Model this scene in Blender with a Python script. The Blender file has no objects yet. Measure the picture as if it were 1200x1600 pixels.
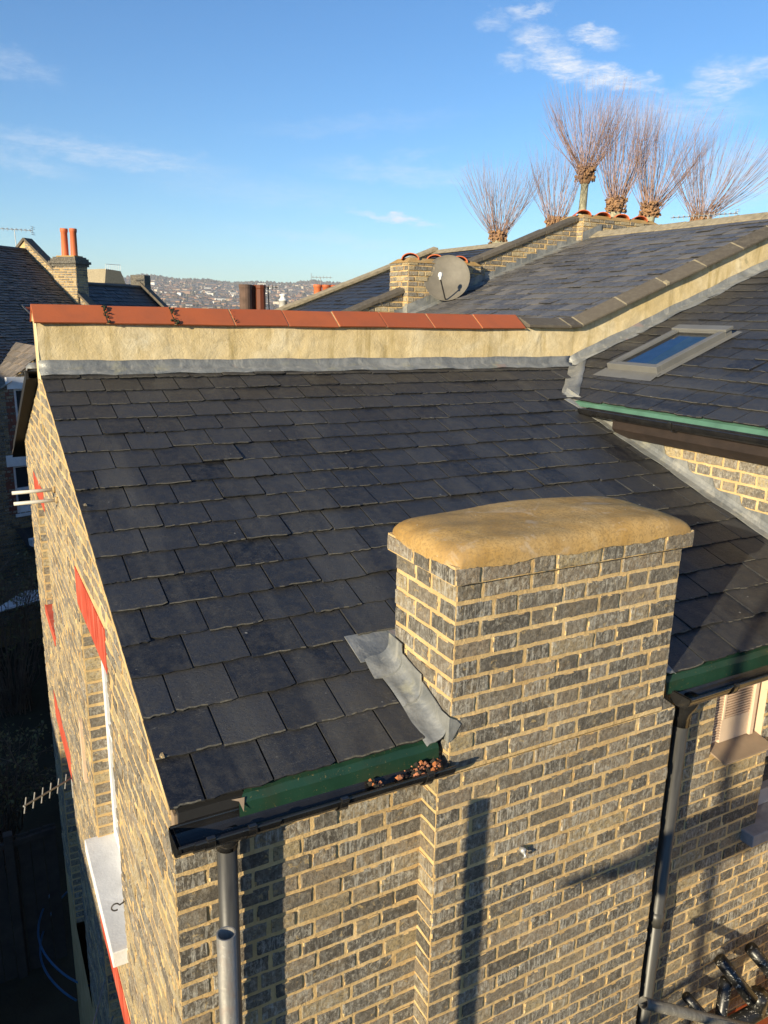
import bpy, math, random
from mathutils import Vector, Matrix
R_ = math.radians
rng = random.Random(7)
sc = bpy.context.scene
COL = sc.collection

# ------------------------------------------------------------------ camera
cam_d = bpy.data.cameras.new("camera")
cam = bpy.data.objects.new("camera", cam_d)
COL.objects.link(cam)
CR = Vector((0.88089017, -0.47287763, 0.02047565))
CU = Vector((0.09935684, 0.22703419, 0.96880529))
CF = Vector((0.46277502, 0.85137667, -0.24697581))
CP = Vector((-0.43923656, -2.18931913, 1.54121856))
cam.matrix_world = Matrix(((CR.x, CU.x, -CF.x, CP.x), (CR.y, CU.y, -CF.y, CP.y), (CR.z, CU.z, -CF.z, CP.z), (0, 0, 0, 1)))
cam_d.sensor_fit = 'VERTICAL'
cam_d.sensor_height = 36.0
cam_d.lens = 1210.0 / 1600.0 * 36.0
cam_d.clip_start = 0.05
cam_d.clip_end = 20000
sc.camera = cam

# ------------------------------------------------------------------ light
SUN_AZ, SUN_EL = 244.5, 14.3          # degrees clockwise from +Y, degrees up
sun_d = bpy.data.lights.new("sun", 'SUN')
sun_d.energy = 5.0
sun_d.angle = R_(0.53)
sun_d.color = (1.0, 0.86, 0.60)
sun = bpy.data.objects.new("sun", sun_d)
COL.objects.link(sun)
sdir = Vector((math.sin(R_(SUN_AZ)) * math.cos(R_(SUN_EL)), math.cos(R_(SUN_AZ)) * math.cos(R_(SUN_EL)), math.sin(R_(SUN_EL))))
sun.rotation_euler = sdir.to_track_quat('Z', 'Y').to_euler()
sun.location = sdir * 30

sc.view_settings.view_transform = 'Standard'
sc.view_settings.look = 'None'
sc.view_settings.exposure = 0.8
sc.view_settings.gamma = 1.0
sc.view_settings.use_curve_mapping = False
sc.cycles.max_bounces = 6
sc.cycles.volume_bounces = 0


# ------------------------------------------------------------------ node helpers
class NB:
    def __init__(s, nt):
        s.nt = nt

    def n(s, t, **k):
        nd = s.nt.nodes.new(t)
        for a, b in k.items():
            setattr(nd, a, b)
        return nd

    def put(s, sock, v):
        if v is None:
            return
        if isinstance(v, bpy.types.NodeSocket):
            s.nt.links.new(v, sock)
        elif isinstance(v, (tuple, list)):
            sock.default_value = (v[0], v[1], v[2], 1.0) if len(sock.default_value) == 4 else tuple(v)
        else:
            sock.default_value = v

    def math(s, op, a, b=None, c=None, clamp=False):
        nd = s.n('ShaderNodeMath', operation=op, use_clamp=clamp)
        s.put(nd.inputs[0], a)
        s.put(nd.inputs[1], b)
        s.put(nd.inputs[2], c)
        return nd.outputs[0]

    def noise(s, scale, vec=None, detail=4, rough=0.55, dist=0.0):
        nd = s.n('ShaderNodeTexNoise')
        nd.inputs['Scale'].default_value = scale
        nd.inputs['Detail'].default_value = detail
        nd.inputs['Roughness'].default_value = rough
        nd.inputs['Distortion'].default_value = dist
        s.put(nd.inputs['Vector'], vec)
        return nd.outputs['Fac']

    def ramp(s, fac, stops, interp='LINEAR'):
        nd = s.n('ShaderNodeValToRGB')
        cr = nd.color_ramp
        cr.interpolation = interp
        while len(cr.elements) < len(stops):
            cr.elements.new(0.5)
        for e, (p, c) in zip(cr.elements, stops):
            e.position = p
            if not isinstance(c, (tuple, list)):
                c = (c, c, c)
            e.color = (c[0], c[1], c[2], 1)
        s.put(nd.inputs[0], fac)
        return nd.outputs[0]

    def mix(s, fac, a, b, blend='MIX'):
        nd = s.n('ShaderNodeMix', data_type='RGBA', blend_type=blend)
        s.put(nd.inputs[0], fac)
        s.put(nd.inputs[6], a)
        s.put(nd.inputs[7], b)
        return nd.outputs[2]

    def obj(s):
        return s.n('ShaderNodeTexCoord').outputs['Object']

    def scale(s, vec, xyz, rot=(0, 0, 0)):
        nd = s.n('ShaderNodeMapping')
        nd.inputs['Scale'].default_value = xyz
        nd.inputs['Rotation'].default_value = rot
        s.put(nd.inputs['Vector'], vec)
        return nd.outputs[0]

    def attr(s, name='rnd'):
        return s.n('ShaderNodeAttribute', attribute_name=name).outputs['Fac']

    def white(s, w):
        nd = s.n('ShaderNodeTexWhiteNoise', noise_dimensions='1D')
        s.put(nd.inputs['W'], w)
        return nd.outputs['Value']

    def bump(s, h, strength=0.5, dist=0.01, normal=None):
        nd = s.n('ShaderNodeBump')
        nd.inputs['Strength'].default_value = strength
        nd.inputs['Distance'].default_value = dist
        s.put(nd.inputs['Height'], h)
        s.put(nd.inputs['Normal'], normal)
        return nd.outputs[0]


def material(name, fn=None, color=(0.5, 0.5, 0.5), rough=0.7, metal=0.0, spec=0.5):
    m = bpy.data.materials.new(name)
    m.use_nodes = True
    nt = m.node_tree
    b = nt.nodes['Principled BSDF']
    b.inputs['Base Color'].default_value = (*color, 1)
    b.inputs['Roughness'].default_value = rough
    b.inputs['Metallic'].default_value = metal
    b.inputs['Specular IOR Level'].default_value = spec
    if fn:
        B = NB(nt)
        r = fn(B)
        if 'c' in r: B.put(b.inputs['Base Color'], r['c'])
        if 'r' in r: B.put(b.inputs['Roughness'], r['r'])
        if 'n' in r: B.put(b.inputs['Normal'], r['n'])
        if 's' in r: B.put(b.inputs['Specular IOR Level'], r['s'])
        if 'm' in r: B.put(b.inputs['Metallic'], r['m'])
    return m


def simple(name, color, rough=0.6, var=0.25, scale=8, bump=0.2, bscale=60, bdist=0.003, metal=0.0, spec=0.5):
    def fn(B):
        v = B.obj()
        n1 = B.noise(scale, v, 5, 0.6)
        k0 = tuple(c * (1 - var) for c in color)
        k1 = tuple(min(1, c * (1 + var)) for c in color)
        c = B.ramp(n1, [(0.3, k0), (0.7, k1)])
        return dict(c=c, n=B.bump(B.noise(bscale, v, 4), bump, bdist))
    return material(name, fn, color, rough, metal, spec)


# ------------------------------------------------------------------ world: sky with a few thin clouds
world = bpy.data.worlds.new("World")
sc.world = world
world.use_nodes = True
W = NB(world.node_tree)
bg = world.node_tree.nodes['Background']
sky = W.n('ShaderNodeTexSky', sky_type='NISHITA')
sky.sun_disc = False
sky.sun_elevation = R_(SUN_EL)
sky.sun_rotation = R_(SUN_AZ)
sky.altitude = 60
sky.air_density = 1.0
sky.dust_density = 0.15
sky.ozone_density = 3.0
bg.inputs['Strength'].default_value = 0.089
gen = W.n('ShaderNodeTexCoord').outputs['Generated']
sep = W.n('ShaderNodeSeparateXYZ')
W.put(sep.inputs[0], gen)
az = W.math('MULTIPLY', W.math('ARCTAN2', sep.outputs[0], sep.outputs[1]), 57.2958)
el = W.math('MULTIPLY', W.math('ARCSINE', sep.outputs[2]), 57.2958)
comb = W.n('ShaderNodeCombineXYZ')
W.put(comb.inputs[0], az)
W.put(comb.inputs[1], el)
aev = comb.outputs[0]
wn = W.n('ShaderNodeTexNoise')
wn.inputs['Scale'].default_value = .55
wn.inputs['Detail'].default_value = 6
wn.inputs['Roughness'].default_value = .65
W.put(wn.inputs['Vector'], W.scale(aev, (1, 2.2, 1)))
wv = W.n('ShaderNodeVectorMath', operation='MULTIPLY_ADD')
W.put(wv.inputs[0], wn.outputs['Color'])
wv.inputs[1].default_value = (3.6, 2.2, 0)
wsub = W.n('ShaderNodeVectorMath', operation='SUBTRACT')
W.put(wsub.inputs[0], aev)
wsub.inputs[1].default_value = (1.8, 1.1, 0)
W.put(wv.inputs[2], wsub.outputs[0])
warp = wv.outputs[0]
total = None
# az, el, half length, half height, tilt degrees, strength
CLOUDS = [(38.0, 16.9, 2.4, 1.1, -20, .75), (39.8, 15.6, 3.4, 1.15, -20, 1.0), (42.8, 14.7, 3.8, .95, -8, 1.0), (44.8, 14.1, 2.2, .55, -10, .6), (36.3, 15.9, 1.5, .8, 10, .6), (38.6, 15.9, 1.4, .6, -30, .8),
          (41.5, 17.0, 2.4, .65, -8, .9), (37.4, 18.5, 2.0, .65, 8, .6), (35.1, 18.0, 1.2, .7, 0, .35), (28.7, 6.5, 4.2, .48, -8, .9),
          (9.5, 9.6, 12.0, 1.1, -4, .36), (4.5, 8.7, 5.0, .8, -8, .28), (5.0, 14.1, 3.4, 1.1, -15, .24), (49.4, 14.2, 3.0, 1.3, 4, .7), (51.8, 14.9, 2.6, .8, 0, .6),
          (30, 9.3, 9.5, 1.0, -3, .28), (45.0, 14.7, .9, .4, 0, .5), (52, 9.0, 6, 2.6, 0, .45), (46, 12.5, 8, 1.6, 0, .4), (26, 12.2, 10, .9, 5, .12), (24, 5, 9, .6, -4, .2), (30, 10.5, 3, .5, 8, .16), (20, 8, 12, 1.5, -3, .15)]
wisp = W.noise(1.0, W.scale(aev, (0.55, 2.6, 1), (0, 0, R_(10))), 7, 0.62, 0.6)
wisp2 = W.noise(1.0, W.scale(aev, (1.8, 7.5, 1), (0, 0, R_(-16))), 7, 0.68, 0.8)
wf = W.ramp(W.math('ADD', W.math('MULTIPLY', wisp, .6), W.math('MULTIPLY', wisp2, .4)), [(0.34, 0.0), (0.60, 1.0)])
for (a, e, L, H, t, s) in CLOUDS:
    mp = W.n('ShaderNodeMapping', vector_type='TEXTURE')
    mp.inputs['Location'].default_value = (a, e, 0)
    mp.inputs['Rotation'].default_value = (0, 0, R_(t))
    mp.inputs['Scale'].default_value = (L, H, 1)
    W.put(mp.inputs['Vector'], warp)
    ln = W.n('ShaderNodeVectorMath', operation='LENGTH')
    W.put(ln.inputs[0], mp.outputs[0])
    mk = W.ramp(ln.outputs['Value'], [(0.15, s), (1.0, 0.0)], 'EASE')
    total = mk if total is None else W.math('MAXIMUM', total, mk)
cl = W.math('MULTIPLY', total, W.math('ADD', W.math('MULTIPLY', wf, .93), .07), clamp=True)
hs = W.n('ShaderNodeHueSaturation')
hs.inputs['Hue'].default_value = 0.5
hs.inputs['Saturation'].default_value = 1.10
hs.inputs['Value'].default_value = 1.0
W.put(hs.inputs['Color'], sky.outputs[0])
SKYGAIN = (0.83, 1.02, 1.20)
skyc = W.mix(1.0, hs.outputs[0], SKYGAIN, 'MULTIPLY')
world.node_tree.links.new(W.mix(cl, skyc, (5.6, 6.0, 6.6)), bg.inputs['Color'])

# ------------------------------------------------------------------ mesh + object helpers
ROOT = {}


class MB:
    def __init__(s):
        s.v, s.f, s.m, s.r = [], [], [], []
        s.xf = None

    def add(s, vs, fs, mat=0, rnd=0.0):
        b = len(s.v)
        if s.xf is not None:
            vs = [tuple(s.xf @ Vector(p)) for p in vs]
        seen, keep = set(), []
        for f in fs:
            k = frozenset(f)
            if k in seen: continue
            seen.add(k)
            keep.append(f)
        fs = keep
        s.v += [tuple(p) for p in vs]
        for f in fs:
            s.f.append(tuple(i + b for i in f))
            s.m.append(mat)
            s.r.append(rnd)

    def quad(s, a, b, c, d, mat=0, rnd=0.0):
        s.add([a, b, c, d], [(0, 1, 2, 3)], mat, rnd)

    def box(s, x0, x1, y0, y1, z0, z1, mat=0, rnd=0.0):
        s.add([(x0, y0, z0), (x1, y0, z0), (x1, y1, z0), (x0, y1, z0), (x0, y0, z1), (x1, y0, z1), (x1, y1, z1), (x0, y1, z1)],
              [(0, 3, 2, 1), (4, 5, 6, 7), (0, 1, 5, 4), (1, 2, 6, 5), (2, 3, 7, 6), (3, 0, 4, 7)], mat, rnd)

    def bar(s, a, b, w, h, up=(0, 0, 1), mat=0, rnd=0.0):
        a, b = Vector(a), Vector(b)
        d = (b - a).normalized()
        u = Vector(up)
        sd = d.cross(u).normalized() * (w / 2)
        u2 = sd.cross(d).normalized() * (h / 2)
        vs = [a - sd - u2, a + sd - u2, a + sd + u2, a - sd + u2, b - sd - u2, b + sd - u2, b + sd + u2, b - sd + u2]
        s.add(vs, [(0, 1, 2, 3), (7, 6, 5, 4), (0, 4, 5, 1), (1, 5, 6, 2), (2, 6, 7, 3), (3, 7, 4, 0)], mat, rnd)

    def tube(s, pts, rad, n=10, mat=0, rnd=0.0, caps=True, twist=0):
        pts = [Vector(p) for p in pts]
        if not isinstance(rad, (list, tuple)):
            rad = [rad] * len(pts)
        vs = []
        prev = None
        for i, p in enumerate(pts):
            if i == 0: d = pts[1] - pts[0]
            elif i == len(pts) - 1: d = pts[-1] - pts[-2]
            else: d = pts[i + 1] - pts[i - 1]
            d.normalize()
            if prev is None:
                a = Vector((0, 0, 1)) if abs(d.z) < 0.9 else Vector((1, 0, 0))
                e1 = d.cross(a).normalized()
            else:
                e1 = (prev - d * prev.dot(d)).normalized()
            prev = e1
            e2 = d.cross(e1)
            for k in range(n):
                t = 2 * math.pi * k / n + twist
                vs.append(p + (e1 * math.cos(t) + e2 * math.sin(t)) * rad[i])
        fs = []
        for i in range(len(pts) - 1):
            for k in range(n):
                a, b = i * n + k, i * n + (k + 1) % n
                fs.append((a, a + n, b + n, b))
        if caps:
            fs.append(tuple(range(n)))
            fs.append(tuple(range((len(pts) - 1) * n, len(pts) * n))[::-1])
        s.add(vs, fs, mat, rnd)

    def lathe(s, prof, c, n=20, mat=0, rnd=0.0, axis=None):
        """prof: list of (radius, height) about a vertical axis at c (or about matrix axis)"""
        vs = []
        for (r, h) in prof:
            for k in range(n):
                t = 2 * math.pi * k / n
                p = Vector((r * math.cos(t), r * math.sin(t), h))
                if axis is not None: p = axis @ p
                vs.append(p + Vector(c))
        fs = []
        for i in range(len(prof) - 1):
            for k in range(n):
                a, b = i * n + k, i * n + (k + 1) % n
                fs.append((a, b, b + n, a + n))
        s.add(vs, fs, mat, rnd)

    def sweep(s, prof, a, b, mat=0, rnd=0.0, caps=True):
        """prof: list of 3D offsets, swept from a to b"""
        n = len(prof)
        a, b = Vector(a), Vector(b)
        vs = [a + Vector(p) for p in prof] + [b + Vector(p) for p in prof]
        fs = [(i, i + 1, i + 1 + n, i + n) for i in range(n - 1)]
        if caps:
            fs.append((n - 1, 0, n, 2 * n - 1))
            fs.append(tuple(range(n))[::-1])
            fs.append(tuple(range(n, 2 * n)))
        s.add(vs, fs, mat, rnd)

    def build(s, name, mats, parent=None, smooth=False, label=None):
        if not isinstance(mats, (list, tuple)):
            mats = [mats]
        me = bpy.data.meshes.new(name)
        off = Vector((0, 0, 0))
        if parent is not None:
            off = ROOT.get(parent.name, off)
        me.from_pydata([(p[0] - off.x, p[1] - off.y, p[2] - off.z) for p in s.v], [], s.f)
        for m in mats:
            me.materials.append(m)
        me.polygons.foreach_set('material_index', s.m)
        if smooth:
            me.polygons.foreach_set('use_smooth', [True] * len(s.f))
        at = me.attributes.new('rnd', 'FLOAT', 'FACE')
        at.data.foreach_set('value', s.r)
        me.update()
        o = bpy.data.objects.new(name, me)
        COL.objects.link(o)
        if parent is not None:
            o.parent = parent
            ROOT[o.name] = off
        if label: o['label'] = label
        return o


def thing(name, label, cat, loc=(0, 0, 0), group=None, local=False, rotz=0.0):
    o = bpy.data.objects.new(name, None)
    COL.objects.link(o)
    o.location = loc
    o.rotation_euler = (0, 0, rotz)
    o.empty_display_size = 0.2
    ROOT[o.name] = Vector((0, 0, 0)) if local else Vector(loc)
    o['label'] = label
    o['category'] = cat
    if group: o['group'] = group
    return o


def tag(o, label=None, cat=None, group=None, kind=None):
    if label: o['label'] = label
    if cat: o['category'] = cat
    if group: o['group'] = group
    if kind: o['kind'] = kind
    return o


def bevel(o, w=0.004, seg=2):
    m = o.modifiers.new('bevel', 'BEVEL')
    m.width = w
    m.segments = seg
    m.limit_method = 'ANGLE'
    m.angle_limit = R_(35)
    return o


def V3(*a): return Vector(a)


# ------------------------------------------------------------------ brick walls
def segs(u0, u1, z, holes):
    out = [(u0, u1)]
    for (a, b, c, d) in holes:
        if c < z < d:
            nxt = []
            for (p, q) in out:
                if b <= p or a >= q: nxt.append((p, q)); continue
                if a > p: nxt.append((p, a))
                if b < q: nxt.append((b, q))
            out = nxt
    return out


def bricks(mb, O, U, N, u0, u1, z0, z1, phase, res=(6, 3), holes=(), ztop=None, start=0, proud=0.004, jit=1.0, course=0.075, sawz=None):
    """Flemish bond brick faces standing a little proud of a mortar plane through O (U along, N outward, Z up)."""
    O, U, N = Vector(O), Vector(U), Vector(N)
    Z = Vector((0, 0, 1))
    k = math.floor((z0 - phase) / course)
    j = 0.0105
    while phase + k * course < z1:
        zb = phase + k * course + j / 2
        zt = zb + course - j
        for (a, b) in segs(u0, u1, (zb + zt) / 2, holes):
            odd = (k + start) % 2
            # pieces anchored on u0 so vertical joints line up over the wall
            pieces = []
            u = u0
            seq = [0.1025, 0.215]
            first = 0.1025 if odd else 0.159
            i = 0 if odd else -1
            while u < b:
                L = first if i == -1 or (odd and i == 0) else seq[i % 2]
                L += rng.uniform(-.009, .009) * jit if u > u0 else 0
                if u + L > a: pieces.append((max(u, a), min(u + L, b)))
                u += L + j
                i += 1
            if len(pieces) > 1 and pieces[-1][1] - pieces[-1][0] < 0.06:
                q = pieces.pop()
                pieces[-1] = (pieces[-1][0], q[1])
            if pieces and 0 < b - pieces[-1][1] < 0.05: pieces[-1] = (pieces[-1][0], b)
            for (p, q) in pieces:
                if q - p < 0.02: continue
                zb2, zt2 = zb + rng.uniform(-.0015, .0015) * jit, zt + rng.uniform(-.002, .002) * jit
                if zb2 < z0: zb2 = z0
                if zt2 > z1: zt2 = z1
                if ztop:
                    lim0, lim1 = ztop(p), ztop(q)
                else:
                    lim0 = lim1 = 1e9
                if min(lim0, lim1) - zb2 < 0.006 and max(lim0, lim1) - zb2 < 0.03: continue
                if zt2 - zb2 < 0.012: continue
                nu, nz = res
                if q - p < .12: nu = max(2, nu * 2 // 3)
                dep = proud + rng.uniform(-.002, .003) * jit
                e = .004
                p2, q2 = p + rng.uniform(-.001, .0015) * jit, q - rng.uniform(-.001, .0015) * jit
                grid = []
                us = [0, .03] + [x / (nu - 1) for x in range(1, nu - 1)] + [.97, 1] if nu > 2 else [0, .06, .94, 1]
                zs = [0, .08] + [x / (nz - 1) for x in range(1, nz - 1)] + [.92, 1] if nz > 2 else [0, .1, .9, 1]
                tilt = rng.uniform(-.0015, .0015) * jit
                for iz, fz in enumerate(zs):
                    for iu, fu in enumerate(us):
                        uu = p2 + (q2 - p2) * fu
                        top = min(zt2, lim0 + (lim1 - lim0) * fu)
                        zz = zb2 + max(top - zb2, .001) * fz
                        d = dep + tilt * (fu - .5) * 2
                        if iz in (0, len(zs) - 1) or iu in (0, len(us) - 1):
                            d -= .0025 + rng.random() * .004 * jit
                            if iu == 0: uu += rng.random() * .0045 * jit
                            elif iu == len(us) - 1: uu -= rng.random() * .0045 * jit
                            if iz == 0: zz += rng.random() * .005 * jit
                            elif iz == len(zs) - 1: zz -= rng.random() * .005 * jit
                        else:
                            d += rng.uniform(-.0013, .0013) * jit
                        grid.append(O + U * uu + N * d + Z * zz)
                W_ = len(us)
                H_ = len(zs)
                base = []
                ring = [(0, i2) for i2 in range(W_)] + [(r2, W_ - 1) for r2 in range(1, H_)] + [(H_ - 1, i2) for i2 in range(W_ - 2, -1, -1)] + [(r2, 0) for r2 in range(H_ - 2, 0, -1)]
                vs = list(grid)
                for (r2, c2) in ring:
                    g = grid[r2 * W_ + c2]
                    vs.append(g - N * ((g - O).dot(N) + .012))
                fs = []
                flip = U.cross(Z).dot(N) > 0
                for r2 in range(H_ - 1):
                    for c2 in range(W_ - 1):
                        a2 = r2 * W_ + c2
                        f = (a2, a2 + 1, a2 + 1 + W_, a2 + W_)
                        fs.append(f if flip else f[::-1])
                nr = len(ring)
                for i2 in range(nr):
                    a2 = ring[i2][0] * W_ + ring[i2][1]
                    b2 = ring[(i2 + 1) % nr][0] * W_ + ring[(i2 + 1) % nr][1]
                    ca, cb = len(grid) + i2, len(grid) + (i2 + 1) % nr
                    f = (a2, ca, cb, b2)
                    fs.append(f if flip else f[::-1])
                rn = rng.random()
                b0 = len(mb.v)
                mb.add(vs, [], 0, rn)
                nface = (H_ - 1) * (W_ - 1)
                for fi, f in enumerate(fs):
                    mi = 0
                    if fi < nface:
                        r2, c2 = divmod(fi, W_ - 1)
                        rim = r2 in (0, H_ - 2) or c2 in (0, W_ - 2)
                        if rim and rng.random() < .17: mi = 1
                    elif rng.random() < .25: mi = 1
                    mb.f.append(tuple(i2 + b0 for i2 in f))
                    mb.m.append(mi)
                    mb.r.append(rn)
        k += 1


def panel(mb, O, U, N, u0, u1, z0, z1, holes=(), ztop=None, mat=1, du=None):
    """mortar bed (plane split round holes, following a sloping top)"""
    O, U = Vector(O), Vector(U)
    Z = Vector((0, 0, 1))
    brk = sorted(set([u0, u1] + [min(max(h[0], u0), u1) for h in holes] + [min(max(h[1], u0), u1) for h in holes]))
    flip = U.cross(Z).dot(Vector(N)) > 0
    for a, b in zip(brk[:-1], brk[1:]):
        if b - a < 1e-6: continue
        mid = (a + b) / 2
        hs_ = sorted([(h[2], h[3]) for h in holes if h[0] < mid < h[1]])
        lo = z0
        for (c, d) in hs_ + [(None, None)]:
            if c is not None:
                ta = tb = c
            else:
                ta = min(z1, ztop(a)) if ztop else z1
                tb = min(z1, ztop(b)) if ztop else z1
            if max(ta, tb) > lo:
                q = [O + U * a + Z * lo, O + U * b + Z * lo, O + U * b + Z * max(tb, lo), O + U * a + Z * max(ta, lo)]
                mb.add(q, [(0, 1, 2, 3) if flip else (3, 2, 1, 0)], mat, .5)
            if d is not None: lo = d


# ------------------------------------------------------------------ slate roofs
def slates(mb, O, U, V, N, u0, u1, vlen, gauge=.196, w=.233, length=.40, th=.006, res=5, u0f=None, u1f=None, half=True, jit=1.0, skip=None, mat=0, edges=False):
    """U along the eave, V up the slope, N outward normal. u0f/u1f(v): limits of a course."""
    O, U, V, N = Vector(O), Vector(U), Vector(V), Vector(N)
    ncs = int(math.ceil(vlen / gauge))
    flip = U.cross(V).dot(N) > 0
    for k in range(ncs):
        v = k * gauge
        ln = min(length, vlen - v + .02)
        if ln < .05: continue
        a = u0f(v + gauge / 2) if u0f else u0
        b = u1f(v + gauge / 2) if u1f else u1
        u = u0 + ((-w / 2) if (k % 2 == 0) == half else 0)
        while u < b:
            p, q = max(u, a), min(u + w, b)
            u += w
            if q - p < .03: continue
            if skip and skip((p + q) / 2, v + gauge / 2): continue
            g = .003 + rng.random() * .0015
            p += g
            q -= g
            rot = rng.uniform(-.006, .006) * jit
            lift = th * 2.1 + rng.choice((0, .002, .004, .009)) * rng.random() * jit
            dv = rng.uniform(-.008, .008) * jit
            lifl, lifr = rng.uniform(0, .004) * jit, rng.uniform(0, .004) * jit
            top, bot = [], []
            for i in range(res + 1):
                f = i / res
                uu = p + (q - p) * f
                ed = rng.uniform(-.0035, .0035) * jit + .0012 * jit * math.sin(i * .8 + u * 31) + rot * (f - .5) * (q - p) * 2
                if i in (0, res): ed += rng.choice((.001, .003, .006, .012)) * jit * rng.random()
                l2 = lift + lifl * (1 - f) + lifr * f + rng.uniform(-.0006, .0006) * jit
                top.append(O + U * uu + V * (v + dv + ed) + N * l2)
                bot.append(O + U * (uu) + V * (v + dv + ed + .002) + N * (l2 - th))
            tb = O + U * p + V * (v + ln) + N * th * .5
            tc = O + U * q + V * (v + ln) + N * th * .5
            # mid row to keep the chamfer along the lower edge
            midr = [t + V * .006 + N * .0012 for t in top]
            vs = top + midr + bot + [tb, tc, tb - N * th, tc - N * th]
            R1 = res + 1
            fs = []
            ef, ch = [], []
            for i in range(res):
                ch.append((R1 + i, i, i + 1, R1 + i + 1)[::-1])
                ef.append((i, 2 * R1 + i, 2 * R1 + i + 1, i + 1)[::-1])
            iB, iC, iBb, iCb = 3 * R1, 3 * R1 + 1, 3 * R1 + 2, 3 * R1 + 3
            fs.append(tuple([R1 + i for i in range(R1)] + [iC, iB]))
            fs.append((iB, iBb, 2 * R1, 0, R1))
            fs.append((2 * R1 - 1, res, 3 * R1 - 1, iCb, iC))
            rn = rng.random()
            pale = res > 4 and rng.random() < .55
            b0 = len(mb.v)
            mb.add(vs, fs if flip else [f[::-1] for f in fs], mat, rn)
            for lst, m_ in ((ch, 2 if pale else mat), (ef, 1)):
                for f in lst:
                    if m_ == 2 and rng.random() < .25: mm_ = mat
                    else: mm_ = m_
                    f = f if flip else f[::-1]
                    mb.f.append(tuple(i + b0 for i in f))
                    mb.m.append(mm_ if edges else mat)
                    mb.r.append(rn)


# ------------------------------------------------------------------ materials
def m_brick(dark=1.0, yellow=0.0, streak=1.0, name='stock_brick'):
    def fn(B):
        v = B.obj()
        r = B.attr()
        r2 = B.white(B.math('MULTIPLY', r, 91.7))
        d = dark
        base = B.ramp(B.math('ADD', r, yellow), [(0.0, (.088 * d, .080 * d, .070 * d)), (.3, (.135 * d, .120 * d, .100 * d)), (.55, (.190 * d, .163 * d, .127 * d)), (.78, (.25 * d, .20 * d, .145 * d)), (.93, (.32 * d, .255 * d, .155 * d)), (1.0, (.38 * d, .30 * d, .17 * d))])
        n1 = B.noise(11, v, 6, .7)
        och = B.ramp(n1, [(.52, 0.0), (.74, .35 + yellow)])
        c = B.mix(och, base, (.40 * d, .29 * d, .15 * d))
        n2 = B.noise(62, v, 6, .75, .3)
        c = B.mix(B.ramp(n2, [(.36, .75), (.52, 0.0)]), c, (.070, .061, .048))
        n3 = B.noise(48, B.scale(v, (1, 1, .8), (0, 0, 1.0)), 6, .78, .5)
        big = B.noise(1.7, v, 2, .5)
        c = B.mix(B.math('MULTIPLY', B.ramp(n3, [(.48, 0.0), (.64, .85)]), B.ramp(r2, [(.0, .35), (1.0, 1.0)])), c, (.50, .47, .40))
        # lime streaks left by washing down, stronger on some bricks
        st = B.noise(1.0, B.scale(v, (105, 105, 11)), 4, .65, .3)
        mk = B.math('MULTIPLY', B.ramp(st, [(.51, 0.0), (.60, 1.0)]), B.ramp(big, [(.38, 0.12), (.60, 1.0)]))
        mk = B.math('MULTIPLY', mk, B.ramp(r2, [(.15, .05), (.9, .60 * streak)]))
        c = B.mix(mk, c, (.58, .56, .50))
        # mortar smeared over the arrises
        sm = B.noise(26, v, 5, .7, .6)
        c = B.mix(B.ramp(sm, [(.60, 0.0), (.69, .75)]), c, (.50, .37, .18))
        h = B.math('ADD', B.noise(46, v, 6, .75), B.math('MULTIPLY', B.noise(230, v, 3, .6), .4))
        return dict(c=c, n=B.bump(h, 1.0, .009), r=.93, s=.2)
    return material(name, fn)


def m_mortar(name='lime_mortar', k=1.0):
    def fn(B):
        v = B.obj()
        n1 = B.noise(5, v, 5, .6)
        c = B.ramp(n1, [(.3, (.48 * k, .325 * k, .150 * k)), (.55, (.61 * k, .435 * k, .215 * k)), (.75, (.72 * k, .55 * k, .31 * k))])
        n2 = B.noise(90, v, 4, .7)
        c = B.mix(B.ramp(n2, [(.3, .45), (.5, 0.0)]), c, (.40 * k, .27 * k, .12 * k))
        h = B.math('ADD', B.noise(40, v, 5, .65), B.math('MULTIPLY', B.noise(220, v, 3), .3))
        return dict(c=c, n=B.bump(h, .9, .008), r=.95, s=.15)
    return material(name, fn)


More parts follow.
